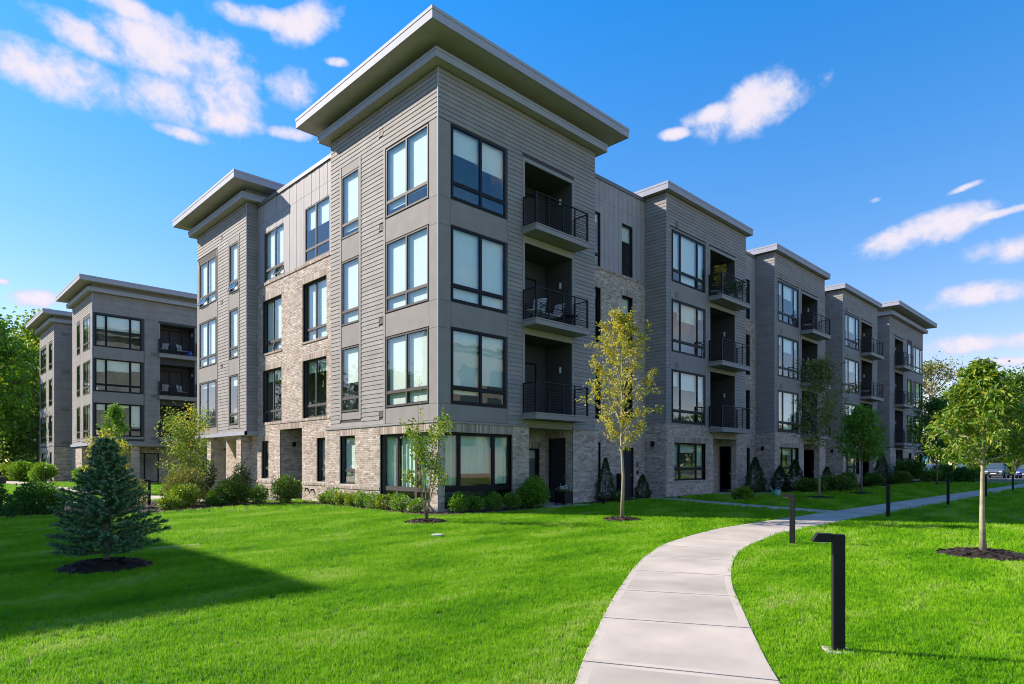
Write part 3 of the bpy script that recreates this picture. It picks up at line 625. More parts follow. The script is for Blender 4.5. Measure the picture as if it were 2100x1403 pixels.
B.box('coping', 'coping', FLr, 6.77, 14.6, -.3, .07, 13.845, 14.0)
for w in w4: B.window(FLr, *w, cols=(.45,) if w[0] < 10 else (.55,), bar=.5, blind=.4 if w[0] < 10 else 1, frame='frame_grey', inset=.02, opened=(0, 0, 22, 0) if w[0] > 10 else ())
for w in w3: B.window(FLr, *w, cols=(.45,), bar=.52, blind=1, frame='frame_grey', inset=.13, opened=(0, 0, 14, 0) if w[0] > 10 else ())
for w in w2: B.window(FLr, *w, cols=(.45,), bar=.52, blind=(.2, .2), frame='frame_grey', inset=.13, curtain=True)
B.window(FLr, *g0[0], bar=.5, blind=.9, frame='frame_grey', inset=.13); B.window(FLr, *g0[2], bar=.5, blind=.3, frame='frame_grey', inset=.13)
for (u, z) in ((8.95, .45), (9.45, .47)): MB().fbox(FLr, u, u + .09, .024, .10, z, z + .06).fbox(FLr, u + .025, u + .065, .101, .14, z - .05, z + .05).build('hose_tap', M['blackmetal'], main)
# door recess in the brick
FD = Fr(XL, 12.15, (1, 0), (0, -1)); FD2 = Fr(XL + 1.3, 0, (0, 1), (-1, 0))
B.bricks(FD, 0, 1.3, -.05, 3.1, []); B.bricks(FD2, 10.0, 12.15, -.05, 3.1, [(10.1, 12.0, -.1, 2.9)])
B.window(FD2, 10.15, 11.95, .02, 2.9, cols=(.5,), blind=0, frame='frame_grey', inset=0)
MB().fbox(FD, .55, .69, .03, .13, 2.35, 2.55).build('wall_light', M['blackmetal'], main)
B.box('ceiling', 'recess', FLr, 10.0, 12.15, -1.4, -.05, 3.1, 3.16)
# --- left wing
XW = -.1
FW_ = Fr(XW, 0, (0, 1), (-1, 0)); FWs = Fr(XW, 14.6, (1, 0), (0, -1))
wp = [(18.55, 20.95, a, b) for a, b in FL3]; wn_ = [(15.62, 16.68, a, b) for a, b in FL3]
B.back(FW_, 14.6, 21.35, 2.95, 14.05, wp + wn_)
B.siding(FW_, 14.62, 21.33, 3.12, 14.03, [(18.3, 21.4, 3.0, 12.62), (15.45, 16.85, 3.3, 12.75)])
B.panels(FW_, [18.4, 21.0], [3.12, 3.46, 5.94, 6.73, 9.2, 10.0, 12.6], skip=wp); B.panels(FW_, [21.0, 21.33], [3.12, 6.73, 10.0, 12.6]); B.box('trim', 'trim', FW_, 18.3, 18.39, D0, .012, 3.12, 12.62)
B.panels(FW_, [15.55, 16.76], [3.3, 3.46, 5.94, 6.73, 9.2, 10.0, 12.43, 12.75], skip=wn_)
B.box('trim', 'trim', FW_, 15.45, 15.54, D0, .012, 3.3, 12.75); B.box('trim', 'trim', FW_, 16.77, 16.85, D0, .012, 3.3, 12.75)
for i, (a, b) in enumerate(FL3):
    B.window(FW_, 18.55, 20.95, a, b, cols=(.5,), bar=.5, blind=[1, 1, .1][i], frame='frame_grey', inset=.012, opened=(25, 0, 0, 0) if i == 0 else ())
    B.window(FW_, 15.62, 16.68, a, b, bar=.5, blind=[1, 1, .2][i], frame='frame_grey', inset=.012, opened=(25,) if i == 0 else ())
for z in (13.0, 9.7, 6.45): B.vent(FW_, 17.6, z)
B.back(FWs, 0, .56, 2.95, 14.05, []); B.siding(FWs, .02, .55, 3.12, 14.03, [])
B.box('corner_trim', 'fascia', FWs, -.012, .02, -.02, .012, 3.12, 14.035)
B.box('flashing', 'fascia', FW_, 14.5, 21.4, .0, .1, 2.93, 3.11); B.box('flashing', 'fascia', FWs, -.1, .53, 0.0, .1, 2.93, 3.11)
B.box('soffit', 'soffit', FW_, 14.55, 21.4, -1.7, -.002, 2.9, 2.945)
for y in (15.4, 19.4):
    f1 = Fr(-.02, 0, (0, 1), (-1, 0)); f2 = Fr(-.02, y, (1, 0), (0, -1))
    B.mort.box(0, .6, y + .02, y + .55, 0, 2.9); B.bricks(f1, y, y + .57, -.05, 2.9, []); B.bricks(f2, .03, .62, -.05, 2.9, [])
FWg = Fr(1.5, 0, (0, 1), (-1, 0))
B.back(FWg, 15.3, 21.4, 0, 2.95, [(16.5, 18.6, .1, 2.4)]); B.bricks(FWg, 15.3, 21.4, -.05, 2.9, [(16.5, 18.6, .1, 2.4)])
B.window(FWg, 16.5, 18.6, .1, 2.4, cols=(.4,), bar=.9, blind=0, inset=.1)
fe = Fr(0, 15.4, (1, 0), (0, -1)); B.bricks(fe, .47, 1.5, -.05, 2.9, [])
B.roof(XW, 9.0, 14.6, 21.35, 14.04)
# --- body of the building behind the facades
core = MB()
core.box(1.0, 7.6, 1.62, 6.6, .2, 13.6); core.box(1.95, 57.5, 2.9, 20.5, .2, 13.7); core.box(XW + 1.0, 9.0, 15.0, 20.9, 3.2, 13.6)
for x in BX: core.box(x + .3, x + 3.9, 1.0, 2.8, .2, 13.6); core.box(x + 6.95, x + 7.9, .4, 2.8, .2, 13.6)
core.box(48.1, 49.1, .5, 2.8, .2, 13.6); core.box(52.2, 58.3, 1.0, 7.5, .2, 13.6)
core.build('interior', M['room'], main)
MB().box(.75, 58, 1.5, 20.9, 13.72, 13.84).build('roof', M['roofing'], main)
MB().box(6.79, 7.93, 5.0, 7.0, 0, 14.03).build('wall', M['wallback'], main)
# end wall of the tower that rises above the roof
fe = Fr(7.94, 0, (0, -1), (1, 0)); B.back(fe, -6.77, -.0, 10, 14.05, []); B.siding(fe, -6.75, -.02, 14.0 - .157 * 20, 14.03, [])
# single planks and bricks: those that show largest
cx, cy, cz = CAM
def dist(fr, u, z): p = fr.P(u, 0, z); return (p[0] - cx) ** 2 + (p[1] - cy) ** 2 + (p[2] - cz) ** 2
PLANKS.sort(key=lambda t: -(t[3] - t[2]) / dist(t[1], (t[2] + t[3]) / 2, t[4]))
for i, (bb, fr, a, b, za, zb) in enumerate(PLANKS):
    if i >= 300: bb.sid.fbox(fr, a, b, D0, .004, za, zb, D0 + .009); continue
    key = (round(b - a, 2), round(zb - za, 3)); f0 = Fr(0, 0, (1, 0), (0, -1))
    if key not in plank_cache: plank_cache[key] = MB().fbox(f0, 0, b - a, D0, .004, 0, zb - za, D0 + .009).mesh('plank', M['siding'])
    rz = math.atan2(fr.u[1], fr.u[0]) if fr.flip else math.atan2(-fr.u[1], -fr.u[0])
    link('plank', plank_cache[key], main, fr.P(a if fr.flip else b, 0, za), (0, 0, rz))
BRICKS.sort(key=lambda t: dist(t[1], t[2], t[3]))
bm0 = MB().fbox(Fr(0, 0, (1, 0), (0, -1)), 0, .193, 0, .025, 0, BRICKS[0][5]).mesh('brick', M['brick'])
for i, (bb, fr, a, za, w, h, dd) in enumerate(BRICKS):
    if i >= 300: bb.brk.fbox(fr, a, a + w, 0, dd, za, za + h); continue
    rz = math.atan2(fr.u[1], fr.u[0]) if fr.flip else math.atan2(-fr.u[1], -fr.u[0])
    link('brick', bm0, main, fr.P(a if fr.flip else a + w, random.uniform(-.002, .003), za), (0, 0, rz))
B.done()

# ------------------------------------------------------------------ second apartment building behind the left wing
sec = empty('apartment_building', (0, 0, 0), label='farther grey apartment building with dark triple windows left of the near one', cat='building')
B = Bldg(sec)
X2, Y2 = -1.65, 38.46
fr = Fr(0, Y2, (1, 0), (0, -1)); fl = Fr(X2, 0, (0, 1), (-1, 0))
ws = [(-1.47, 1.54, a + .1, b + .1) for a, b in FL3]; LZ2 = [(10.1, 12.44), (6.85, 9.3), (3.6, 6.1)]; rc = [(2.82, 5.36, a, b) for a, b in LZ2]
B.back(fr, X2, 9, 3.05, 14.05, ws + rc); B.siding(fr, X2 + .02, 9, 3.1, 14.03, [(-1.6, 1.75, 3.4, 12.6), (2.72, 5.46, 3.3, 12.55)])
B.panels(fr, [-1.58, 1.7], [3.42, 3.6, 6.03, 6.85, 9.28, 10.14, 12.58], skip=ws)
for a, b in ((2.72, 2.82), (5.36, 5.46)): B.box('trim', 'trim', fr, a, b, D0, .012, 3.3, 12.43)
for i, w in enumerate(ws):
    B.window(fr, *w, cols=(.23, .75), bar=.5 if i else None, blind=[(.45, .45, .45), (.4, .35, .3), (.2, .1, .7)][i], inset=.012, fw=.07)
    B.recess(fr, 2.82, 5.36, *LZ2[i]); B.balcony(fr, 2.68, 5.5, LZ2[i][0], dep=.4, th=.3); B.vent(fr, 2.2, LZ2[i][0] - .2, .35, .22)
wp = [(39.25, 41.35, a, b) for a, b in FL3]; wn_ = [(42.6, 43.6, a, b) for a, b in FL3]
B.back(fl, Y2, 45.4, 3.05, 14.05, wp + wn_); B.siding(fl, Y2 + .02, 45.4, 3.1, 14.03, [(39.1, 41.5, 3.2, 12.6), (42.45, 43.75, 3.3, 12.6)])
B.panels(fl, [39.12, 41.48], [3.2, 3.46, 5.94, 6.73, 9.2, 10.0, 12.6], skip=wp); B.panels(fl, [42.47, 43.73], [3.3, 3.46, 5.94, 6.73, 9.2, 10.0, 12.6], skip=wn_)
for w in wp: B.window(fl, *w, cols=(.5,), bar=.5, blind=.25, frame='frame_grey', inset=.012)
for w in wn_: B.window(fl, *w, bar=.5, blind=.25, frame='frame_grey', inset=.012)
B.box('corner_trim', 'fascia', fr, X2 - .012, X2 + .03, -.02, .012, 3.1, 14.035)
B.box('flashing', 'fascia', fl, Y2 - .1, 45.5, 0, .1, 2.9, 3.1); B.box('flashing', 'trim', fr, X2 - .1, 9, 0, .1, 2.9, 3.1); B.box('soffit', 'soffit', fr, X2, 9, -1.8, -.002, 2.87, 2.9)
fg = Fr(0, 40.1, (1, 0), (0, -1)); B.back(fg, -.5, 9, 0, 2.87, [(1.2, 3.2, .1, 2.4)]); B.bricks(fg, -.5, 9, 0, 2.87, [(1.2, 3.2, .1, 2.4)], bl=.3, bh=.1); B.window(fg, 1.2, 3.2, .1, 2.4, cols=(.5,), blind=.3, inset=.1)
for (x, y) in ((-1.6, 38.7), (.9, 38.7), (5.4, 38.7), (-1.6, 42.0)):
    f1 = Fr(x, 0, (0, 1), (-1, 0)); f2 = Fr(0, y, (1, 0), (0, -1)); B.mort.box(x + .02, x + .55, y + .02, y + .55, 0, 2.87); B.bricks(f1, y, y + .57, 0, 2.87, [], bl=.3); B.bricks(f2, x, x + .57, 0, 2.87, [], bl=.3)
fgl = Fr(-.5, 0, (0, 1), (-1, 0)); B.back(fgl, 40.1, 52.5, 0, 2.87, [(43, 44.2, .1, 2.4)]); B.bricks(fgl, 40.1, 52.5, 0, 2.87, [(43, 44.2, .1, 2.4)], bl=.3, bh=.1); B.window(fgl, 43, 44.2, .1, 2.4, inset=.1, blind=.3)
B.roof(X2, 9, Y2, 45.4, 14.04)
f3 = Fr(0, 52.5, (1, 0), (0, -1)); f3l = Fr(-1.75, 0, (0, 1), (-1, 0))
B.back(f3, -1.75, 2, 0, 14.05, []); B.siding(f3, -1.73, 2, 3.1, 14.03, []); B.bricks(f3, -1.77, 2, 0, 3.05, [], bl=.45, bh=.12)
wp = [(56.5, 59.3, a, b) for a, b in FL3]; wn_ = [(53.5, 54.9, a, b) for a, b in FL3]; gd = [(56.6, 58.8, .0, 2.6), (53.6, 54.6, .1, 2.6)]
B.back(f3l, 52.5, 59.9, 0, 14.05, wp + wn_ + gd); B.siding(f3l, 52.52, 59.88, 3.1, 14.03, [(56.3, 59.5, 3.2, 12.6), (53.3, 55.1, 3.2, 12.6)])
B.panels(f3l, [56.35, 59.45], [3.2, 3.46, 5.94, 6.73, 9.2, 10.0, 12.6], skip=wp); B.panels(f3l, [53.35, 55.05], [3.2, 3.46, 5.94, 6.73, 9.2, 10.0, 12.6], skip=wn_)
B.panels(f3l, [52.5, 53.6, 54.6, 56.6, 58.8, 59.9], [0.02, 2.6, 3.05], skip=gd)
for w in wp: B.window(f3l, *w, cols=(.5,), bar=.5, blind=.2, frame='frame_grey', inset=.012)
for w in wn_ + gd: B.window(f3l, *w, bar=.5, blind=.2, frame='frame_grey', inset=.012)
for z in (12.95, 9.6, 6.3, 3.0 + .3): B.vent(f3, -1.2, z, .6, .3)
B.roof(-1.75, 6, 52.5, 59.9, 14.04)
core = MB(); core.box(-.7, 9, 40.2, 44.6, .1, 13.6); core.box(.5, 9, 44, 60, .1, 13.6); core.box(-.9, 6, 53.3, 59.2, .1, 13.6); core.build('interior', M['room'], sec)
fc = Fr(.2, 0, (0, 1), (-1, 0)); B.back(fc, 45.4, 52.5, 0, 13.9, []); B.siding(fc, 45.4, 52.5, 3.1, 13.9, [])
B.done()
# ------------------------------------------------------------------ ground, paths, beds
def inside(poly, P):
    x, y = P[:, 0], P[:, 1]; r = np.zeros(len(P), bool); n = len(poly)
    for i in range(n):
        x1, y1 = poly[i]; x2, y2 = poly[(i + 1) % n]
        c = ((y1 > y) != (y2 > y)) & (x < (x2 - x1) * (y - y1) / (y2 - y1 + 1e-12) + x1); r ^= c
    return r
def lawn_mat(k=(1, 1, 1)):
    m = bpy.data.materials.new('grass'); m.use_nodes = True; nt = m.node_tree; b = nt.nodes['Principled BSDF']; out = nt.nodes['Material Output']
    g = nt.nodes.new('ShaderNodeNewGeometry')
    n1 = nt.nodes.new('ShaderNodeTexNoise'); n1.inputs['Scale'].default_value = 0.55; n1.inputs['Detail'].default_value = 5; n1.inputs['Roughness'].default_value = 0.6
    mp = nt.nodes.new('ShaderNodeMapping'); mp.inputs['Rotation'].default_value = (0, 0, R(28)); mp.inputs['Scale'].default_value = (1.0, 2.6, 1)
    nt.links.new(g.outputs['Position'], mp.inputs[0]); nt.links.new(mp.outputs[0], n1.inputs['Vector'])
    n2 = nt.nodes.new('ShaderNodeTexNoise'); n2.inputs['Scale'].default_value = 9; n2.inputs['Detail'].default_value = 5; nt.links.new(g.outputs['Position'], n2.inputs['Vector'])
    a = nt.nodes.new('ShaderNodeMath'); a.operation = 'MULTIPLY_ADD'; nt.links.new(n2.outputs[0], a.inputs[0]); a.inputs[1].default_value = 0.45; nt.links.new(n1.outputs[0], a.inputs[2])
    wv = nt.nodes.new('ShaderNodeTexWave'); wv.inputs['Scale'].default_value = 0.16; wv.inputs['Distortion'].default_value = 2.5; wv.inputs['Detail'].default_value = 2
    mq = nt.nodes.new('ShaderNodeMapping'); mq.inputs['Rotation'].default_value = (0, 0, R(62)); nt.links.new(g.outputs['Position'], mq.inputs[0]); nt.links.new(mq.outputs[0], wv.inputs['Vector'])
    aw = nt.nodes.new('ShaderNodeMath'); aw.operation = 'MULTIPLY_ADD'; nt.links.new(wv.outputs[1], aw.inputs[0]); aw.inputs[1].default_value = 0.11; nt.links.new(a.outputs[0], aw.inputs[2])
    ah = nt.nodes.new('ShaderNodeMath'); ah.operation = 'SUBTRACT'; nt.links.new(aw.outputs[0], ah.inputs[0]); ah.inputs[1].default_value = 0.055; a = ah
    r = nt.nodes.new('ShaderNodeValToRGB'); nt.links.new(a.outputs[0], r.inputs[0])
    while len(r.color_ramp.elements) < 4: r.color_ramp.elements.new(.5)
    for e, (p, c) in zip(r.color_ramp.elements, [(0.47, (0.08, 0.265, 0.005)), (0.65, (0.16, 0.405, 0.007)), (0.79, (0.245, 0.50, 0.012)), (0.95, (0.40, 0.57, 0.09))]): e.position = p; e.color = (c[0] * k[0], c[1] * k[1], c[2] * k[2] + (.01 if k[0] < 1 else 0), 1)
    nt.links.new(r.outputs[0], b.inputs['Base Color']); b.inputs['Roughness'].default_value = 0.55; b.inputs['Specular IOR Level'].default_value = 0.08
    return m, nt, r, b, out
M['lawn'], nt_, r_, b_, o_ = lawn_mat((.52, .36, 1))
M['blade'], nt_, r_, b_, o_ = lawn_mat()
t_ = nt_.nodes.new('ShaderNodeBsdfTranslucent'); nt_.links.new(r_.outputs[0], t_.inputs[0]); x_ = nt_.nodes.new('ShaderNodeMixShader'); x_.inputs[0].default_value = .4
gn_ = nt_.nodes.new('ShaderNodeNewGeometry'); va_ = nt_.nodes.new('ShaderNodeVectorMath'); va_.operation = 'MULTIPLY_ADD'; nt_.links.new(gn_.outputs['Normal'], va_.inputs[0]); va_.inputs[1].default_value = (.45, .45, .45); va_.inputs[2].default_value = (0, 0, .6)
vn_ = nt_.nodes.new('ShaderNodeVectorMath'); vn_.operation = 'NORMALIZE'; nt_.links.new(va_.outputs[0], vn_.inputs[0]); nt_.links.new(vn_.outputs[0], b_.inputs['Normal'])
nt_.links.new(b_.outputs[0], x_.inputs[1]); nt_.links.new(t_.outputs[0], x_.inputs[2]); nt_.links.new(x_.outputs[0], o_.inputs[0])
M['concrete'] = mat('concrete', (0.41, 0.355, 0.30), 0.85, 0.20, 1.1, bump=0.25, bscale=120, isl=.08)
M['concrete_edge'] = mat('concrete_trowelled_edge', (0.45, 0.39, 0.33), 0.8, 0.08, 2, bump=0.08)
M['asphalt'] = mat('asphalt', (0.055, 0.055, 0.058), 0.9, 0.15, 4, bump=0.3)
M['joint'] = mat('joint_soil', (0.06, 0.05, 0.04), 0.95)
M['mulch'] = ramp_mat('mulch', [(0, (0.014, 0.009, 0.007)), (0.5, (0.032, 0.020, 0.015)), (0.85, (0.06, 0.038, 0.028)), (1, (0.10, 0.07, 0.055))], noise=.3)
# lawn with a gentle swell, one sheet out to the horizon
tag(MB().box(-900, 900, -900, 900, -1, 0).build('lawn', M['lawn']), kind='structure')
def catmull(P, n):
    P = np.array(P, float); out = []
    for i in range(len(P) - 1):
        p0 = P[max(i - 1, 0)]; p1 = P[i]; p2 = P[i + 1]; p3 = P[min(i + 2, len(P) - 1)]
        for t in np.linspace(0, 1, n, endpoint=False): out.append(.5 * (2 * p1 + (p2 - p0) * t + (2 * p0 - 5 * p1 + 4 * p2 - p3) * t * t + (3 * p1 - p0 - 3 * p2 + p3) * t ** 3))
    out.append(P[-1]); return np.array(out)
PATHS = []
def make_path(name, pairs, step=1.5, off=0.0, z=.022):
    Q = catmull([(*a, *b) for a, b in pairs], 24); C = (Q[:, :2] + Q[:, 2:]) / 2
    s = np.concatenate([[0], np.cumsum(np.linalg.norm(np.diff(C, axis=0), axis=1))])
    at = lambda t: np.array([np.interp(t, s, Q[:, k]) for k in range(4)])
    PATHS.append([tuple(q[:2]) for q in Q] + [tuple(q[2:]) for q in Q[::-1]])
    n = len(Q); V = [(*q[:2], .004) for q in Q] + [(*q[2:], .004) for q in Q]
    me = bpy.data.meshes.new(name); me.from_pydata(V, [], [(i, n + i, n + i + 1, i + 1) for i in range(n - 1)]); me.materials.append(M['joint']); me.update()
    root = tag(link(name, me), kind='structure')
    t = off
    while t < s[-1] - .3:
        e = min(t + step, s[-1]); ks = np.linspace(t + .011, e - .011, 7); k2 = np.concatenate([[ks[0]], [ks[0] + .07], ks[1:-1], [ks[-1] - .07], [ks[-1]]])
        mb = MB(); rows = []
        for kk in k2:
            q = at(kk); a, b = q[:2], q[2:]; w = np.linalg.norm(b - a); f = .09 / w; c = .008 / w
            row = []
            for (g, zz) in ((0, -.04), (0, z - .006), (c, z), (f, z), (1 - f, z), (1 - c, z), (1, z - .006), (1, -.04)):
                p = a + (b - a) * g; row.append(len(mb.v)); mb.v.append((p[0], p[1], zz))
            rows.append(row)
        for i in range(len(rows) - 1):
            for j in range(7):
                mb.f.append((rows[i][j], rows[i][j + 1], rows[i + 1][j + 1], rows[i + 1][j])[::-1]); mb.m.append(0 if (j == 3 and 0 < i < len(rows) - 2) else 1)
        for row in (rows[0], rows[-1]): mb.f.append(tuple(row)); mb.m.append(1)
        mb.build('slab', [M['concrete'], M['concrete_edge']], root); t = e
    return root
make_path('path', [((-14.0, -16.3), (-12.8, -17.3)), ((-8.87, -12.95), (-8.2, -14.2)), ((-7.71, -12.23), (-7.07, -13.47)), ((-6.46, -11.49), (-5.77, -12.69)), ((-5.3, -10.85), (-4.7, -12.06)), ((-4.13, -10.23), (-3.55, -11.48)),
    ((-3.0, -9.71), (-2.4, -10.97)), ((-1.49, -9.14), (-1.0, -10.5)), ((1.27, -8.58), (1.4, -10.03)), ((3.2, -8.46), (3.25, -9.93)), ((6, -8.45), (6, -9.9)), ((10, -8.45), (10, -9.9)), ((20, -8.45), (20, -9.9)), ((40, -8.5), (40, -9.85)), ((59, -8.6), (59, -9.9))], 1.46, .45)
make_path('entrance_path', [((11.4, 1.05), (12.45, 1.05)), ((11.5, 0.1), (12.75, .3)), ((11.35, -1.2), (12.5, -1.3)), ((10.75, -2.6), (11.75, -3.0)), ((9.7, -5.2), (10.75, -5.6)), ((8.6, -8.42), (9.75, -8.42))], 1.3)
make_path('courtyard_path', [((-5.6, 62), (-3.8, 62)), ((-6.0, 44), (-4.2, 43)), ((-5.4, 28), (-3.6, 28)), ((-4.9, 20), (-3.2, 20.2)), ((-4.2, 14.5), (-2.5, 15.6)), ((-2.3, 10.4), (-.6, 12.9)), ((.3, 9.9), (.35, 12.3))], 1.6)
make_path('courtyard_path', [((-4.6, 13.4), (-4.4, 15.2)), ((-9, 13.9), (-9, 15.6)), ((-16, 14.2), (-16, 15.8))], 1.6, z=.018)
def pad(x0, x1, y0, y1):
    PATHS.append([(x0, y0), (x1, y0), (x1, y1), (x0, y1)]); o = MB().box(x0, x1, y0, y1, -.1, .03).build('porch', M['concrete'], bevel=.01); tag(o, kind='structure')
pad(4.15, 6.5, -.95, 1.38)
for x in BX: pad(x + 4.3, x + 6.85, -1.7, .98)
pad(20.3, 24.3, -1.9, -.9)
# parking lot beyond the building's end
tag(MB().box(60.5, 96, -60, 40, -.2, .008).build('parking_lot', M['asphalt']), kind='structure')
kb = MB().box(60.2, 60.49, -60, 40, -.2, .13).build('kerb', M['concrete'], bevel=.02); tag(kb, kind='structure')
PATHS.append([(60, -60), (96, -60), (96, 40), (60, 40)])
ln = MB()
for i in range(14): ln.box(68.6, 73.6, -16.0 + i * 2.7, -15.9 + i * 2.7, .0121, .0125)
tag(ln.build('parking_marking', M['white']), kind='structure')
BEDS = []
def chips(P, z, n_seed=0):
    """little bark flakes on a mulch surface: P (n,2)"""
    n = len(P); a = rng.uniform(0, 2 * np.pi, n); l = rng.uniform(.02, .055, n); w = l * rng.uniform(.25, .5, n)
    ax = np.stack([np.cos(a), np.sin(a), rng.uniform(-.35, .35, n)], 1); bx = np.stack([-np.sin(a), np.cos(a), rng.uniform(-.5, .5, n)], 1)
    C = np.column_stack([P, z + .012]); V = np.stack([C - ax * l[:, None] - bx * w[:, None], C + ax * l[:, None] - bx * w[:, None], C + ax * l[:, None] + bx * w[:, None], C - ax * l[:, None] + bx * w[:, None]], 1).reshape(-1, 3)
    return V, np.arange(4 * n).reshape(-1, 4)
def bed(poly, dens=90):
    BEDS.append(poly); P = np.array(poly); lo, hi = P.min(0), P.max(0)
    bm_ = bmesh.new(); vs = [bm_.verts.new((x, y, .03)) for x, y in poly]; lw = [bm_.verts.new((x + (x - P[:, 0].mean()) * .004, y + (y - P[:, 1].mean()) * .004, -.02)) for x, y in poly]
    bmesh.ops.triangulate(bm_, faces=[bm_.faces.new(vs)])
    for i in range(len(vs)): bm_.faces.new((vs[i], vs[(i + 1) % len(vs)], lw[(i + 1) % len(vs)], lw[i]))
    bmesh.ops.recalc_face_normals(bm_, faces=bm_.faces); me = bpy.data.meshes.new('t'); bm_.to_mesh(me); bm_.free()
    V = [tuple(v.co) for v in me.vertices]; F = [tuple(p.vertices) for p in me.polygons]; bpy.data.meshes.remove(me)
    n = int((hi[0] - lo[0]) * (hi[1] - lo[1]) * dens); Q = rng.uniform(lo, hi, (n, 2)); Q = Q[inside(poly, Q)]
    cv, cf = chips(Q, .03 + rng.uniform(0, .02, len(Q))); b = len(V)
    mm = bpy.data.meshes.new('mulch_bed'); mm.from_pydata(V + [tuple(map(float, v)) for v in cv], [], F + [tuple(int(i) + b for i in f) for f in cf]); mm.materials.append(M['mulch']); mm.update()
    o = link('mulch_bed', mm); o['kind'] = 'stuff'; return o
bed([(-13, 7.6), (-11, 7.2), (-8.4, 6.9), (-6.3, 5.9), (-4.2, 7.0), (-2.4, 7.4), (-1.2, 6.9), (-.8, 5.6), (-.72, 4), (-.8, 1.9), (-1.0, .3), (-.95, -.5), (-.4, -1.0), (.3, -1.12), (1.6, -1.25), (3.3, -1.1), (4.1, -.98), (4.1, .02), (.02, .02), (.02, 6.95), (-1.5, 9.2), (-2.5, 10.1), (-4.6, 12.9), (-9, 13.4), (-13, 13.6)], 75)
bed([(6.6, .0), (6.6, -.55), (7.6, -.85), (9.2, -.75), (10.6, -.35), (11.2, .2), (11.2, 1.12), (8.15, 1.12), (8.15, -.0)])
bed([(12.9, .0), (12.75, -.35), (13.1, -.75), (13.6, -.6), (14.2, -.1), (14.2, .0)], 60)
for x in (20.5, 32.0, 43.6): bed([(x, -.05), (x + .2, -1.0), (x + 2.0, -1.9), (x + 4.5, -2.2), (x + 5.6, -1.6), (x + 7.5, -1.2), (x + 8.4, -.05)], 14)
bed([(29.8, -1.6), (30.0, -2.9), (33, -3.0), (40, -2.6), (47, -2.6), (53, -3.6), (57, -3.2), (58.6, -1.2), (52, -.4), (40, -.6)], 6)
RINGS = []
def ring(x, y, r, label=None, h=.1):
    """mulch mound round a stem"""
    RINGS.append((x, y, r)); n = 26; V = [(x, y, h)]; F = []; kk = [(.35, h * .95), (.7, h * .6), (1.0, -.01)]
    ph = rng.uniform(0, 6.28); 
    for (f, z) in kk:
        for i in range(n):
            a = 2 * math.pi * i / n; rr = r * f * (1 + .07 * math.sin(3 * a + ph) + .05 * math.sin(7 * a)); V.append((x + rr * math.cos(a), y + rr * math.sin(a), z))
    for i in range(n): F.append((0, 1 + i, 1 + (i + 1) % n))
    for k in range(2):
        for i in range(n): F.append((1 + k * n + i, 1 + (k + 1) * n + i, 1 + (k + 1) * n + (i + 1) % n, 1 + k * n + (i + 1) % n))
    m_ = int(500 * r * r) + 60; a = rng.uniform(0, 6.28, m_); q = np.sqrt(rng.uniform(0, 1, m_)) * r * .98; zz = np.interp(q / r, [0, .35, .7, 1], [h, h * .95, h * .6, 0])
    cv, cf = chips(np.column_stack([x + q * np.cos(a), y + q * np.sin(a)]), zz); b = len(V)
    me = bpy.data.meshes.new('mulch'); me.from_pydata(V + [tuple(map(float, v)) for v in cv], [], F + [tuple(int(i) + b for i in f) for f in cf]); me.materials.append(M['mulch']); me.update()
    o = link('mulch', me); o['kind'] = 'stuff'; return o
# ------------------------------------------------------------------ plants
def nrm(v): return v / (np.linalg.norm(v, axis=-1, keepdims=True) + 1e-9)
def leaf_arrays(C, A, S, w=.5, fold=.12, up=.5):
    n = len(C); A = nrm(A); N = nrm(rng.normal(0, 1, (n, 3)) + np.array([0, 0, up * 2])); B = nrm(np.cross(N, A)); N = np.cross(A, B)
    S = S[:, None]; mid = C + A * S * .45; l = mid + B * S * w / 2 + N * S * fold; r = mid - B * S * w / 2 + N * S * fold; tip = C + A * S - np.array([0, 0, 1]) * S * .12
    V = np.stack([C, r, tip, l], 1).reshape(-1, 3); k = np.arange(n)[:, None] * 4
    F = np.concatenate([k + np.array([0, 1, 2]), k + np.array([0, 2, 3])], 0)
    return V, F
def rand_dir(n): return nrm(rng.normal(0, 1, (n, 3)))
BARK = mat('bark', (0.20, 0.16, 0.115), 0.9, 0.25, 9, bump=.5, bscale=40)
BARKL = mat('pale_bark', (0.36, 0.30, 0.20), 0.85, 0.2, 10, bump=.4, bscale=40)
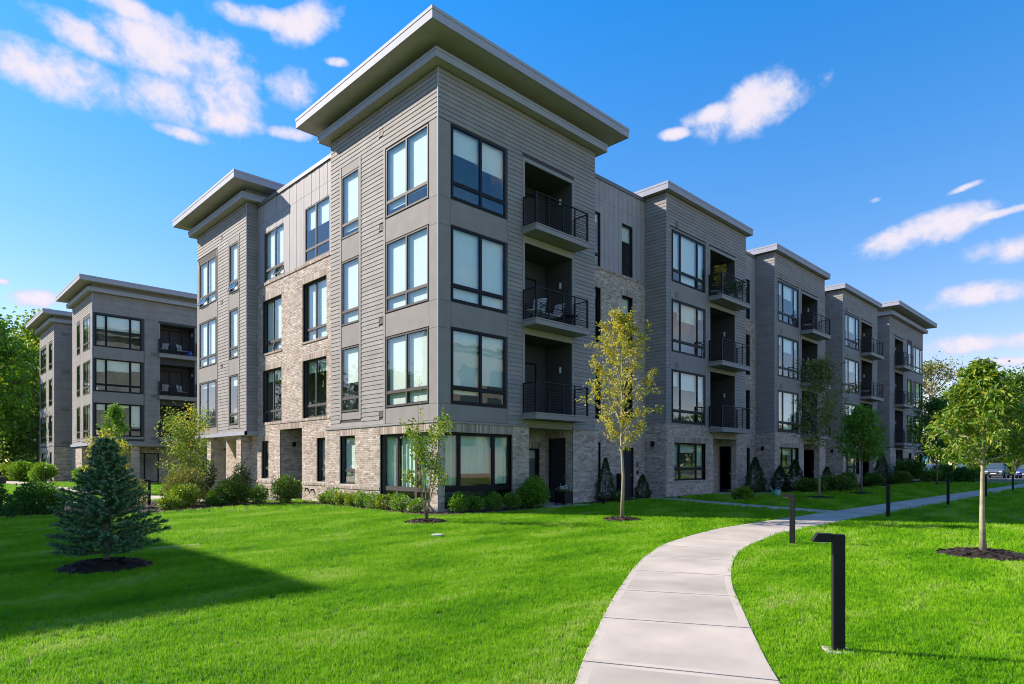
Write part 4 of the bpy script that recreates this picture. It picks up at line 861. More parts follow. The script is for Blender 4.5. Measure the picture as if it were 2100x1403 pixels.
LM = {
 'yellow': leaf_mat('yellowing_leaves', [(0, (0.20, 0.25, 0.03)), (.35, (0.34, 0.36, 0.045)), (.8, (0.50, 0.46, 0.07)), (1, (0.56, 0.42, 0.13))], .38),
 'lime': leaf_mat('light_leaves', [(0, (0.06, 0.16, 0.015)), (.4, (0.13, 0.245, 0.02)), (.8, (0.23, 0.32, 0.03)), (1, (0.38, 0.38, 0.06))], .35),
 'fresh': leaf_mat('fresh_leaves', [(0, (0.072, 0.189, 0.017)), (.5, (0.131, 0.290, 0.026)), (1, (0.232, 0.392, 0.043))], .35),
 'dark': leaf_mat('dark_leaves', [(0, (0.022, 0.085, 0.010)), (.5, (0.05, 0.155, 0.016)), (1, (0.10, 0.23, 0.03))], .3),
 'mid': leaf_mat('green_leaves', [(0, (0.043, 0.116, 0.017)), (.5, (0.087, 0.181, 0.026)), (1, (0.174, 0.261, 0.043))], .3),
 'olive': leaf_mat('olive_leaves', [(0, (0.087, 0.123, 0.032)), (.5, (0.174, 0.203, 0.058)), (1, (0.290, 0.275, 0.094))], .3),
 'gold': leaf_mat('golden_leaves', [(0, (0.246, 0.232, 0.029)), (.5, (0.392, 0.334, 0.043)), (1, (0.551, 0.406, 0.072))], .3),
 'bluespruce': leaf_mat('blue_green_needles', [(0, (0.02, 0.07, 0.02)), (.5, (0.045, 0.12, 0.042)), (1, (0.09, 0.18, 0.075))], .08),
 'needletip': leaf_mat('pale_needle_tips', [(0, (0.08, 0.19, 0.07)), (.5, (0.16, 0.30, 0.13)), (1, (0.30, 0.43, 0.25))], .08),
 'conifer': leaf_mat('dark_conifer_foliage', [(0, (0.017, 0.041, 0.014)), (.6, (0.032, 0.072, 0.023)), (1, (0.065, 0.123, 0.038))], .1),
 'white': leaf_mat('white_petals', [(0, (0.6, 0.58, 0.62)), (1, (0.8, 0.8, 0.8))], .2),
}
def plant_root(name, label, cat, loc, group=None): return empty(name, loc, rng.uniform(0, .3), label=label, cat=cat, group=group)
def leaves(root, name, C, A, S, m, w=.5, up=.5, fold=.12):
    V, F = leaf_arrays(C, A, S, w, fold, up)
    return link(name, np_mesh(name, V, F, m), root)
def tree(name, label, loc, H, z0, prof, lm, leaf=.09, nl=5000, tr=.05, limbs=26, sub=5, bark=BARK, seed=0, el=(35, 60), group=None, lw=.5, clump=10, spread=.09, stems=1, droop=0.0, cat='tree', up=.5):
    """trunk and limbs (skinned tubes) with real leaves along the twigs; prof(t) -> crown radius for t in 0..1"""
    random.seed(seed); root = plant_root(name, label, cat, loc, group)
    tips = []; mb = MB()
    for s_ in range(stems):
        a0 = 6.28 * s_ / stems + .4; lean = 0 if stems == 1 else .16
        kx = [random.uniform(-.02, .02) * H * .35 for _ in range(6)]; ky = [random.uniform(-.02, .02) * H * .35 for _ in range(6)]
        top = H * (.985 if stems == 1 else random.uniform(.72, .98))
        pts = [(kx[i] * (i > 0) + lean * math.cos(a0) * top * (i / 5) ** .8, ky[i] * (i > 0) + lean * math.sin(a0) * top * (i / 5) ** .8, top * i / 5 - (.05 if i == 0 else 0)) for i in range(6)]
        mb.tube(pts, [tr * (1.25 if i == 0 else 1 - .17 * i) for i in range(6)], 8)
        P = np.array(pts)
        lm_n = max(3, limbs // stems)
        for i in range(lm_n):
            t = (i + .5) / lm_n; zz = z0 + (top - z0) * t * .93; az = i * 2.4 + random.uniform(-.4, .4) + a0
            zi = min(max(zz / top * 5, 0), 4.999); k = int(zi); p0 = P[k] + (P[k + 1] - P[k]) * (zi - k)
            rad = prof(t) * random.uniform(.72, 1.1); e = R(random.uniform(*el) + 18 * t)
            d = np.array([math.cos(az), math.sin(az), math.tan(e) * .75])
            e1 = p0 + d * rad * .5; e2 = p0 + d * rad * np.array([1, 1, .86 - droop])
            if e2[2] > H: e2[2] = H * random.uniform(.93, 1)
            r0 = tr * .42 * (1 - .6 * t); mb.tube([p0, e1, e2], [r0, r0 * .6, r0 * .22], 5)
            for j in range(sub):
                f = .3 + .7 * (j + random.random()) / sub; q = p0 + (e2 - p0) * f + np.array([0, 0, (1 - f) * f * .1 * rad])
                dd = nrm(np.array([d[0], d[1], d[2] * .6]) / (np.linalg.norm(d) + 1e-9) * .5 + rand_dir(1)[0] * .8 + np.array([0, 0, .25 - droop]))
                L = rad * random.uniform(.22, .45); q2 = q + dd * L
                mb.tube([q, q2], [r0 * .3, r0 * .1], 3, False); tips.append((q, q2))
            tips.append((e1, e2))
        tips.append((P[4], P[5])); tips.append((P[4], P[5]))
    mb.build('trunk', bark, root, smooth=True)
    T = np.array(tips); per = max(1, nl // len(T)); k = np.repeat(np.arange(len(T)), per); n = len(k)
    f = np.clip(rng.beta(1.6, 1.0, n), 0, 1.0)[:, None]; C = T[k, 0] + (T[k, 1] - T[k, 0]) * f + rng.normal(0, spread, (n, 3))
    ax = nrm(T[k, 1] - T[k, 0]) * .5 + rand_dir(n) * .8 + np.array([0, 0, -.25 - droop])
    leaves(root, 'crown', C, ax, leaf * rng.uniform(.6, 1.2, n), lm, lw, up)
    return root
def bush(label, loc, rx, h, lm, leaf=.06, n=900, name='shrub', group=None, seed=0, cat='shrub', ry=None, lift=.1, lw=.5, lumps=11, stems=7, flowers=0, flat=0):
    root = plant_root(name, label, cat, loc, group); ry = ry or rx
    n = int(n * 2.1); leaf *= 1.2; d = rand_dir(n); d[:, 2] = np.abs(d[:, 2]) if flat else d[:, 2]
    lump = nrm(rng.normal(0, 1, (lumps, 3))); bump_ = np.max(d @ lump.T, axis=1)
    r = (rng.uniform(0, 1, n) ** .42) * (.52 + .58 * bump_ ** 2) * np.where(rng.uniform(0, 1, n) < .07, rng.uniform(1.02, 1.3, n), 1.0)
    C = d * r[:, None] * np.array([rx, ry, h * .52]) + np.array([0, 0, h * .5]); C[:, 2] = np.maximum(C[:, 2], lift * h * .5)
    leaves(root, 'foliage', C, d * .7 + rand_dir(n) * .6 + np.array([0, 0, .25]), leaf * rng.uniform(.6, 1.25, n), lm, lw, .4)
    mb = MB()
    for i in range(stems):
        a = 6.28 * i / stems; mb.tube([(rx * .12 * math.cos(a), ry * .12 * math.sin(a), -.03), (rx * .5 * math.cos(a), ry * .5 * math.sin(a), h * .62)], [.014, .006], 4, False)
    mb.build('stem', BARK, root)
    if flowers:
        dd = rand_dir(flowers); dd[:, 2] = np.abs(dd[:, 2]); Cf = dd * np.array([rx, ry, h * .5]) * .98 + np.array([0, 0, h * .5])
        k = np.repeat(np.arange(flowers), 6); leaves(root, 'flower', Cf[k] + rng.normal(0, .02, (len(k), 3)), rand_dir(len(k)), np.full(len(k), .06), LM['white'], .8)
    return root
def cone(label, loc, r, h, lm, n=1400, leaf=.06, name='conifer', group=None, cat='conifer'):
    n = int(n * 1.8); leaf *= 1.25; root = plant_root(name, label, cat, loc, group); t = rng.uniform(0, 1, n) ** 1.5; a = rng.uniform(0, 6.28, n)
    rr = r * np.interp(t, [0, .08, .3, .7, 1], [.72, 1, .95, .48, .03]) * (1 + .16 * np.sin(a * 3 + t * 20)) * rng.uniform(.55, 1.06, n) ** .6
    C = np.column_stack([rr * np.cos(a), rr * np.sin(a), .04 + t * (h - .05)])
    leaves(root, 'foliage', C, np.column_stack([np.cos(a), np.sin(a), np.full(n, 1.1)]) + rand_dir(n) * .45, leaf * rng.uniform(.6, 1.3, n), lm, .35, .1)
    MB().tube([(0, 0, -.04), (0, 0, h * .9)], [.03, .006], 6).build('trunk', BARK, root); return root
def spruce(label, loc, H, r, seed=3):
    random.seed(seed); root = plant_root('spruce', label, 'spruce', loc); tr = MB(); tr.tube([(0, 0, -.05), (.01, 0, H * .5), (0, .01, H * .99)], [.045, .03, .006], 8)
    tw = []
    z = .18
    while z < H * .97:
        t = z / H; n = random.randint(7, 9) if t < .8 else 5; rr = r * (1 - t) ** 1.0 * (.78 + .22 * min(1, t * 5)) + .03; a0 = random.uniform(0, 6.28)
        for i in range(n):
            a = a0 + 6.28 * i / n + random.uniform(-.3, .3); L = rr * random.uniform(.68, 1.15); up = .05 + .75 * t
            d = np.array([math.cos(a), math.sin(a), 0]); p0 = np.array([0, 0, z]); p1 = p0 + d * L * .55 + np.array([0, 0, L * (up - .12) * .5]); p2 = p0 + d * L + np.array([0, 0, L * up * .8 + .02])
            tr.tube([p0, p1, p2], [.013 * (1 - t * .6), .008, .003], 4, False)
            m = max(3, int(L / .055)); side = np.array([-d[1], d[0], 0])
            for j in range(m):
                f = .22 + .78 * (j + .5) / m; q = p0 * (1 - f) ** 2 + 2 * p1 * f * (1 - f) + p2 * f * f; l = (.11 + .10 * (1 - f)) * (1 - .45 * t) * random.uniform(.7, 1.2)
                for sg in (-1, 1): tw.append((q, q + nrm(d * .75 + side * sg * .8 + np.array([0, 0, random.uniform(-.15, .35)])) * l))
                if j % 2 == 0: tw.append((q, q + nrm(d * .8 + np.array([0, 0, .7])) * l * .6))
            tw.append((p2 - (p2 - p1) * .2, p2 + (p2 - p1) * .12))
        z += .084 * (1 - .3 * t) + random.uniform(-.01, .02)
    for k in range(4): tw.append((np.array([0, 0, H - .16 + .03 * k]), np.array([0, 0, H + .02])))
    tr.build('trunk', BARK, root)
    T = np.array(tw); per = 38; k = np.repeat(np.arange(len(T)), per); f = np.tile(np.linspace(.02, 1, per), len(T))[:, None]
    ax = nrm(T[k, 1] - T[k, 0]); C = T[k, 0] + (T[k, 1] - T[k, 0]) * f; q = rand_dir(len(k)); q = nrm(q - ax * np.sum(q * ax, 1, keepdims=True)); A = nrm(q + ax * .75 + np.array([0, 0, .15]))
    S = rng.uniform(.024, .042, len(k))[:, None]; B = nrm(np.cross(A, rand_dir(len(k)))) * .0042
    V = np.stack([C - B, C + B, C + A * S], 1).reshape(-1, 3); me = np_mesh('needles', V, np.arange(len(V)).reshape(-1, 3), [LM['bluespruce'], LM['needletip']], midx=((f[:, 0] + rng.uniform(-.15, .15, len(k))) > .68).astype(int)); link('needles', me, root); return root
# --- lawn trees and mulch rings
spruce('small blue-green spruce on a dark mulch mound in the left lawn', (-9.99, -4.84, .06), 1.88, .87); ring(-9.99, -4.84, .66, h=.12)
tree('sapling', 'slender multi-stemmed young tree with sparse leaves at the brick corner', (-2.16, -2.29, .05), 2.72, .55, lambda t: .52 - .12 * t, LM['lime'], leaf=.08, nl=2700, tr=.016, limbs=36, sub=3, stems=9, el=(48, 70), spread=.06, seed=5, lw=.6); ring(-2.16, -2.29, .62)
tree('young_tree', 'slim young tree with yellowing leaves in front of the brown brick wall', (1.99, -5.56, .04), 5.75, 1.75, lambda t: 1.04 * math.sin(math.pi * min(1, .18 + .82 * t)) ** .8 * (1 - .45 * t) + .12, LM['yellow'], leaf=.085, nl=6000, tr=.05, limbs=40, sub=6, bark=BARKL, seed=8, el=(42, 62), spread=.045, lw=.55); ring(1.99, -5.56, .58)
tree('young_tree', 'young tree with light yellow-green drooping leaves on the right lawn', (.86, -13.76, .05), 3.30, 1.42, lambda t: .86 * (1 - t) ** .9 + .10, LM['lime'], leaf=.105, nl=7400, tr=.046, limbs=38, sub=9, bark=BARKL, seed=12, el=(16, 40), spread=.04, lw=.36, droop=.12); ring(.86, -13.76, .72)
tree('young_tree', 'tall thin young tree with airy grey-green crown before the second bay', (17.26, -5.25, .03), 6.2, 2.0, lambda t: 1.05 * math.sin(math.pi * min(1, .22 + .78 * t)) * (1 - .3 * t) + .1, LM['olive'], leaf=.14, nl=4200, tr=.05, limbs=36, sub=4, bark=BARKL, seed=21, el=(45, 65), spread=.12); ring(17.26, -5.25, .8)
tree('young_tree', 'young tree with dense dark green oval crown before the third bay', (23.05, -5.22, .03), 4.25, 1.5, lambda t: 1.02 * math.sin(math.pi * min(1, .3 + .7 * t)) ** .7 * (1 - .35 * t) + .1, LM['fresh'], leaf=.16, nl=6500, tr=.05, limbs=34, sub=6, seed=23, el=(35, 55), spread=.14); ring(23.05, -5.22, .75)
tree('young_tree', 'dark leafy young tree near the far end of the building', (42.4, -4.5, .03), 6.2, 1.5, lambda t: 1.7 * math.sin(math.pi * min(1, .3 + .7 * t)) ** .7 * (1 - .3 * t) + .1, LM['dark'], leaf=.24, nl=4200, tr=.06, limbs=32, sub=6, seed=25, spread=.2); ring(42.4, -4.5, .9)
tree('young_tree', 'narrow bright green young tree in front of the farther building', (-2.9, 26.5, 0), 4.9, 1.9, lambda t: .62 * math.sin(math.pi * min(1, .3 + .7 * t)) ** .7 * (1 - .3 * t) + .08, LM['fresh'], leaf=.16, nl=2600, tr=.035, limbs=30, sub=5, bark=BARKL, seed=31, el=(45, 65), spread=.1)
tree('sapling', 'tall light green multi-stemmed shrub tree beside the left wing', (-4.05, 10.6, 0), 3.7, .7, lambda t: .70 - .3 * t, LM['lime'], leaf=.11, nl=3400, tr=.02, limbs=36, sub=4, stems=6, el=(40, 65), spread=.14, seed=33)
tree('sapling', 'yellowish multi-stemmed shrub tree before the farther building', (-4.4, 21.5, 0), 3.2, .8, lambda t: 1.0 - .45 * t, LM['yellow'], leaf=.13, nl=1900, tr=.02, limbs=26, sub=4, stems=5, el=(35, 55), spread=.13, seed=35)
tree('sapling', 'thin copper tinged sapling against the left wing', (-2.3, 15.6, 0), 4.3, 1.6, lambda t: .75 - .3 * t, LM['yellow'], leaf=.12, nl=900, tr=.02, limbs=20, sub=3, stems=2, el=(40, 65), spread=.12, seed=37)
# --- shrubs left of the corner
S_ = [
 ('large glossy rounded shrub beside the brick doorway', (-1.15, 8.1), .55, 1.05, 'mid', .085, 1500),
 ('small yellow-green shrub between two larger bushes', (-2.1, 8.45), .38, .72, 'fresh', .07, 800),
 ('wide glossy shrub under the left wing overhang', (-3.0, 8.5), .62, 1.0, 'mid', .085, 1700),
 ('low spreading dark groundcover juniper on the mulch edge', (-3.75, 8.3), .45, .3, 'dark', .05, 900),
 ('rounded shrub with reddish new growth against the pillar', (-4.5, 9.3), .7, 1.35, 'olive', .08, 1900),
 ('upright dark broadleaf shrub at the first pillar', (-1.55, 11.6), .42, 1.5, 'conifer', .08, 1100),
 ('upright dark broadleaf shrub at the second pillar', (-2.55, 12.9), .45, 1.75, 'conifer', .08, 1200),
 ('light green shrub below the tall shrub tree', (-4.9, 8.3), .55, .85, 'lime', .075, 1200),
 ('rounded dark shrub right of the shrub tree', (-3.9, 11.2), .6, 1.3, 'mid', .085, 1400),
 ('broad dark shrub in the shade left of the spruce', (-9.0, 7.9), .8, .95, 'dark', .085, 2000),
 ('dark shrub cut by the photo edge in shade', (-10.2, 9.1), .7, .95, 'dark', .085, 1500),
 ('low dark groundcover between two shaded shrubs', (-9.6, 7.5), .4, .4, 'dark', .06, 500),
 ('low bright shrub at the lawn edge right of the spruce', (-5.6, 7.3), .4, .5, 'lime', .07, 700),
 ('low bushy shrub on the mulch behind the wide glossy one', (-3.2, 9.6), .45, .6, 'fresh', .07, 800),
 ('small spiky green plant between shrub and door path', (-2.2, 9.6), .35, .6, 'mid', .08, 500),
 ('small shrub half hidden behind the spruce', (-6.3, 9.2), .6, 1.0, 'olive', .08, 1100),
]
for i, (lb, (x, y), r, h, lm, lf, n) in enumerate(S_): bush(lb, (x, y, .02), r, h, LM[lm], lf, n, group='shrubs in the left planting bed', lw=.45)
row = [(-.42, 6.45, .27, .42), (-.45, 5.75, .34, .62), (-.42, 5.1, .3, .5), (-.4, 4.5, .27, .45), (-.45, 3.75, .28, .58), (-.45, 2.95, .32, .55), (-.42, 2.35, .32, .55), (-.5, 1.35, .34, .56), (-.45, .55, .3, .48)]
nm = ['low shrub next to the large glossy one under the lone narrow window', 'second low shrub of the brick wall row counted from the doorway', 'third low shrub of the brick wall row counted from the doorway', 'fourth low shrub of the brick wall row counted from the doorway', 'airy low shrub left of the big ground floor window', 'low shrub under the left pane of the big window', 'low shrub under the middle of the big window', 'low shrub behind the multi-stemmed young tree', 'low shrub of the brick wall row closest to the corner']
for (x, y, r, h), lb in zip(row, nm): bush(lb, (x, y, .02), r, h, LM['fresh' if x < -.43 else 'lime'], .065, 420, group='low shrubs along the brick wall', lw=.5)
for (x, y, h), lb in zip(((.42, -.48, .62), (1.15, -.42, .5), (2.0, -.42, .56), (2.85, -.42, .54)), ('first', 'second', 'third', 'fourth')):
    bush(lb + ' small bright shrub from the corner under the dark window', (x, y, .02), .3, h, LM['fresh'], .065, 620, group='small shrubs under the dark corner window')
bush('large bright green laurel shrub beside the entrance porch', (3.75, -.5, .02), .56, 1.02, LM['fresh'], .10, 1500, lw=.4)
cone('narrow dark evergreen against the brick right of the porch', (8.15, -.35, .02), .36, 1.75, LM['conifer'], 2200)
cone('small dark evergreen beside the recessed grey door', (11.05, -.15, .02), .34, 1.05, LM['conifer'], 1500)
bush('low pale flowering shrub between narrow evergreen and grey door', (9.3, -.1, .02), .3, .4, LM['mid'], .06, 400, flowers=8)
bush('lone light green hydrangea on the lawn before the first porch', (13.44, -3.55, .0), .42, .55, LM['lime'], .10, 700, lw=.6)
cone('dark evergreen in the gap between first and second bay', (20.6, -.8, .02), .5, 1.85, LM['conifer'], 1700, leaf=.09)
cone('dark evergreen in front of the second bay side wall', (23.9, -.75, .02), .5, 1.4, LM['conifer'], 1500, leaf=.09)
cone('tall dark evergreen under the second bay window', (25.4, -1.0, .02), .55, 1.75, LM['conifer'], 1700, leaf=.09)
bush('shrub with white flowers at the foot of tall evergreen', (24.0, -1.9, .02), .5, .6, LM['dark'], .09, 600, flowers=12)
bush('wide hydrangea bush left of the airy young tree trunk', (23.2, -2.7, .02), .75, .75, LM['mid'], .14, 900, lw=.6)
bush('wide hydrangea bush right of the airy young tree trunk', (25.2, -3.3, .02), 1.0, .85, LM['mid'], .14, 1200, lw=.6)
bush('clipped dark shrub left of the third porch', (30.6, -2.2, .02), .6, 1.0, LM['dark'], .10, 1000)
cone('small dark evergreen beside second porch', (31.6, -.6, .02), .4, 1.3, LM['conifer'], 900, leaf=.1)
bush('low clipped hedge shrub in front of far brick gap', (37.6, -1.6, .02), 1.3, .8, LM['dark'], .13, 1500, ry=.7)
cone('dark pointed evergreen in front of far brick gap', (39.3, -1.7, .02), .55, 2.3, LM['conifer'], 1500, leaf=.11)
bush('low mixed shrub right of the far pointed evergreen', (43.0, -2.0, .02), 1.1, .9, LM['mid'], .14, 1300, ry=.7)
bush('high rounded shrub at the end tower porch', (48.0, -1.4, .02), 1.2, 1.9, LM['dark'], .16, 1700)
bush('bright low shrub by the end tower wall', (50.6, -2.4, .02), .9, 1.0, LM['fresh'], .15, 900)
bush('dark shrub between boulder and end tower', (54.5, -2.6, .02), 1.3, 1.4, LM['dark'], .17, 1300)
bush('dark shrub right of the grey boulder', (50.5, -4.6, .0), 1.3, 1.2, LM['dark'], .17, 1200)
bush('round yellow-green shrub at the farther building corner', (-2.9, 50.0, 0), 1.0, 1.6, LM['fresh'], .17, 1300)
bush('round yellow-green shrub left of farther building door', (-3.6, 55.0, 0), 1.1, 1.7, LM['fresh'], .18, 1300)
bush('light green shrub partly behind the round one at far left', (-4.2, 57.5, 0), 1.0, 1.7, LM['lime'], .18, 1100)
bush('bright low shrub in front of the porch pillars of farther building', (-2.2, 37.0, 0), .9, 1.35, LM['fresh'], .15, 1200)
bush('tiny bright shrub beside the far left path', (-6.4, 50.0, 0), .7, .7, LM['fresh'], .15, 500)
# --- trees beyond the buildings
def big(label, loc, H, r, lm, seed, leaf=.45, nl=11000, z0=None, airy=False, group='trees beyond the buildings'):
    return tree('tree', label, loc, H, (z0 or H * .18), lambda t: r * math.sin(math.pi * min(1, .25 + .75 * t)) ** .7 * (1 - .25 * t) + .3, LM[lm], leaf=leaf, nl=nl, tr=.018 * H, limbs=46, sub=6, seed=seed, el=(20, 50), group=group, spread=(.045 if airy else .075) * r + .2, lw=.7)
big('tall bright green tree at the far left edge', (-5.2, 70.0, 0), 17.5, 5.0, 'fresh', 51)
big('tall leafy tree just left of the farther building roof', (.6, 76, 0), 19.0, 5.0, 'lime', 52)
big('darker tree behind the tall leafy one at left', (-2.5, 90, 0), 19, 6.0, 'mid', 53)
big('shaded low tree behind the parked car at left', (-3.5, 84, 0), 12, 5.0, 'dark', 54, z0=1.5)
big('dark tree filling the gap low at the far left', (-6.0, 78, 0), 11, 5.0, 'mid', 61, z0=.6)
big('dark undergrowth tree behind the far left lawn', (0.5, 96, 0), 12, 6.0, 'dark', 62, z0=.6)
big('sunlit small tree at the far left edge', (-7.2, 47, 0), 4.4, 1.3, 'lime', 55, leaf=.2, nl=1800)
big('airy grey-green tree with bare trunk right of the building', (104, 9.0, 0), 17.5, 5.5, 'olive', 56, leaf=.4, nl=2600, z0=7, airy=True)
big('dark green tree behind the parked blue car', (98, 2.5, 0), 9.5, 5.0, 'dark', 57, z0=1.5)
big('broad green tree behind the yellow-green young tree', (108, -1.0, 0), 14.5, 7.0, 'mid', 58)
big('bright green tree at the right edge beyond the cars', (104, -9.5, 0), 15.0, 6.5, 'fresh', 59)
big('mid green tree between airy tree and right edge', (112, 5.0, 0), 14, 6.0, 'mid', 60)
for i, (x, y) in enumerate(((-24, 40), (-31, 47), (-22, 52), (-36, 58), (-26, 64))):
    big(('first', 'second', 'third', 'fourth', 'fifth')[i] + ' leafy tree behind the courtyard building', (x, y, 0), 11 + i, 4.5, ('mid', 'fresh')[i % 2], 70 + i, nl=4000, z0=1.5)
# far wood all round
def wood():
    Cs, As, Ss = [], [], []
    for i in range(150):
        a = i / 150 * 2 * math.pi + random.uniform(-.02, .02); d = random.uniform(135, 185); c = np.array([d * math.cos(a), d * math.sin(a), 0]); H = random.uniform(11, 15); n = 260
        q = rand_dir(n); q[:, 2] = np.abs(q[:, 2]); Cs.append(c + q * np.array([6, 6, H * .5]) * rng.uniform(.6, 1.05, (n, 1)) + np.array([0, 0, H * .45])); As.append(q + rand_dir(n)); Ss.append(rng.uniform(.9, 1.8, n))
        m = 170; q = np.column_stack([rng.uniform(-5, 5, m), rng.uniform(-5, 5, m), rng.uniform(0, H * .5, m)]); Cs.append(c + q); As.append(rand_dir(m)); Ss.append(rng.uniform(1.5, 2.4, m))
    V, F = leaf_arrays(np.concatenate(Cs), np.concatenate(As), np.concatenate(Ss), .8)
    o = link('woodland', np_mesh('woodland', V, F, LM['mid'])); o['kind'] = 'stuff'
wood()
# --- grass
def grass():
    coll = bpy.data.collections.new('grass_tufts')
    for v in range(4):
        V, F = [], []; n = 11
        for i in range(n):
            a = random.uniform(0, 6.28); r = random.uniform(0, .04); x, y = r * math.cos(a), r * math.sin(a); h = random.uniform(.022, .042); b = random.uniform(0, 6.28); w = random.uniform(.002, .0036); l = random.uniform(.004, .026); c = random.uniform(0, 6.28)
            dx, dy = w * math.cos(b), w * math.sin(b); k = len(V)
            V += [(x - dx, y - dy, -.005), (x + dx, y + dy, -.005), (x + dx * .8 + l * .4 * math.cos(c), y + dy * .8 + l * .4 * math.sin(c), h * .6), (x - dx * .8 + l * .4 * math.cos(c), y - dy * .8 + l * .4 * math.sin(c), h * .6), (x + l * 1.2 * math.cos(c), y + l * 1.2 * math.sin(c), h)]
            F += [(k, k + 1, k + 2), (k, k + 2, k + 3), (k + 3, k + 2, k + 4)]
        coll.objects.link(bpy.data.objects.new('tuft', np_mesh('tuft', V, F, M['blade'])))
    pts = []; sc = []
    for d0, d1, den, s in ((1.6, 6.5, 1050, .95), (6.5, 9.5, 720, 1.05), (9.5, 14, 380, 1.3), (14, 22, 150, 1.7), (22, 38, 40, 2.5), (38, 62, 12, 4.0)):
        wd = R(80 if d1 < 15 else 62 if d1 < 23 else 50); ar = (d1 ** 2 - d0 ** 2) * wd; n = int(ar * den); d = np.sqrt(rng.uniform(d0 ** 2, d1 ** 2, n)); a = HEAD + rng.uniform(-wd, wd, n)
        pts.append(np.column_stack([CAM[0] + d * np.cos(a), CAM[1] + d * np.sin(a)])); sc.append(s * rng.uniform(.75, 1.25, n))
    P = np.concatenate(pts); S = np.concatenate(sc); ok = np.ones(len(P), bool)
    for poly in PATHS + BEDS: ok &= ~inside(poly, P)
    for (x, y, r) in RINGS: ok &= (P[:, 0] - x) ** 2 + (P[:, 1] - y) ** 2 > (r * .97) ** 2
    for (x0, x1, y0, y1) in ((0, 59, 0, 21), (-.1, 9, 6.7, 21.5), (-1.8, 10, 38.4, 60)): ok &= ~((P[:, 0] > x0) & (P[:, 0] < x1) & (P[:, 1] > y0) & (P[:, 1] < y1))
    P, S = P[ok], S[ok]; n = len(P)
    me = bpy.data.meshes.new('grass'); me.vertices.add(n); me.vertices.foreach_set('co', np.column_stack([P, np.zeros(n)]).astype(np.float32).ravel())
    at = me.attributes.new('scl', 'FLOAT', 'POINT'); at.data.foreach_set('value', S.astype(np.float32))
    at = me.attributes.new('rot', 'FLOAT_VECTOR', 'POINT'); at.data.foreach_set('vector', np.column_stack([rng.normal(0, .12, n), rng.normal(0, .12, n), rng.uniform(0, 6.28, n)]).astype(np.float32).ravel())
    me.materials.append(M['blade']); o = link('grass', me); o['kind'] = 'stuff'
    ng = bpy.data.node_groups.new('grass_scatter', 'GeometryNodeTree'); ng.interface.new_socket('Geometry', in_out='INPUT', socket_type='NodeSocketGeometry'); ng.interface.new_socket('Geometry', in_out='OUTPUT', socket_type='NodeSocketGeometry')
    N = ng.nodes; L = ng.links; gi = N.new('NodeGroupInput'); go = N.new('NodeGroupOutput'); ip = N.new('GeometryNodeInstanceOnPoints'); ci = N.new('GeometryNodeCollectionInfo')
    ci.inputs['Collection'].default_value = coll; ci.inputs['Separate Children'].default_value = True; ci.inputs['Reset Children'].default_value = True; ip.inputs['Pick Instance'].default_value = True
    m2p = N.new('GeometryNodeMeshToPoints'); L.new(gi.outputs[0], m2p.inputs['Mesh']); L.new(m2p.outputs[0], ip.inputs['Points']); L.new(ci.outputs[0], ip.inputs['Instance'])
    ra = N.new('GeometryNodeInputNamedAttribute'); ra.data_type = 'FLOAT_VECTOR'; ra.inputs['Name'].default_value = 'rot'; sa = N.new('GeometryNodeInputNamedAttribute'); sa.data_type = 'FLOAT'; sa.inputs['Name'].default_value = 'scl'
    L.new(ra.outputs[0], ip.inputs['Rotation']); L.new(sa.outputs[0], ip.inputs['Scale']); L.new(ip.outputs[0], go.inputs[0])
    md = o.modifiers.new('scatter', 'NODES'); md.node_group = ng
    print('grass tufts', n)
grass()
# ------------------------------------------------------------------ things on the lawn, balconies and parking lot
def bollard_proto():
    root = empty('bollard', (0, 0, 0), label='', cat='bollard')
    b = MB(); b.box(-.036, .036, -.046, .046, .0, .97); b.build('post', M['bollard'], root, bevel=.004)
    a = MB(); z0, z1 = .905, .975
    a.hexa([(-.037, .047, z0), (.037, .047, z0), (.037, .205, z0), (-.037, .205, z0), (-.037, .047, z1), (.037, .047, z1), (.037, .165, z1), (-.037, .165, z1)])
    a.build('lamp_head', M['bollard'], root, bevel=.004)
    MB().box(-.024, .024, .075, .165, .899, .904).build('lens', M['white'], root)
    MB().box(-.10, .10, -.11, .11, -.05, .018).build('footing', M['concrete'], root, bevel=.006)
    return root
def copy_tree(o, parent=None):
    c = o.copy(); COL.objects.link(c); c.parent = parent
    for ch in o.children: copy_tree(ch, c)
    return c
bp = bollard_proto()
BL = [((-6.73, -13.98), math.atan2(.85, -.52) - math.pi / 2, 'nearest black bollard light, in front on the right lawn'),
      ((.08, -10.9), math.atan2(.97, -.2) - math.pi / 2, 'second black bollard light, where the path bends'),
      ((8.23, -10.38), 0, 'third black bollard light along the path'), ((15.56, -10.4), 0, 'fourth black bollard light along the path, left of the lawn tree trunk'),
      ((23.5, -10.3), 0, 'fifth black bollard light, just right of the lawn tree trunk'), ((32.0, -10.2), 0, 'sixth and farthest black bollard light along the right path'),
      ((-5.4, 10.3), math.pi / 2, 'black bollard light right of the spruce by the courtyard path'), ((-6.2, 45.0), -math.pi / 2, 'far left black bollard light on the small lawn'), ((-3.6, 44.0), -math.pi / 2, 'far black bollard light before the round yellow-green shrub')]
for i, ((x, y), rz, lb) in enumerate(BL):
    o = bp if i == 0 else copy_tree(bp); o.location = (x, y, 0); o.rotation_euler = (0, 0, rz); o['label'] = lb; o['group'] = 'black bollard lights beside the paths'
cb = empty('utility_cabinet', (10.78, .85, .03), label='narrow black utility cabinet against the brick left of the grey door', cat='cabinet')
MB().box(-.13, .13, -.1, .1, 0, 1.1).build('body', M['blackmetal'], cb, bevel=.008); MB().box(-.11, .11, -.112, -.101, .06, 1.04).build('door', M['blackmetal'], cb)
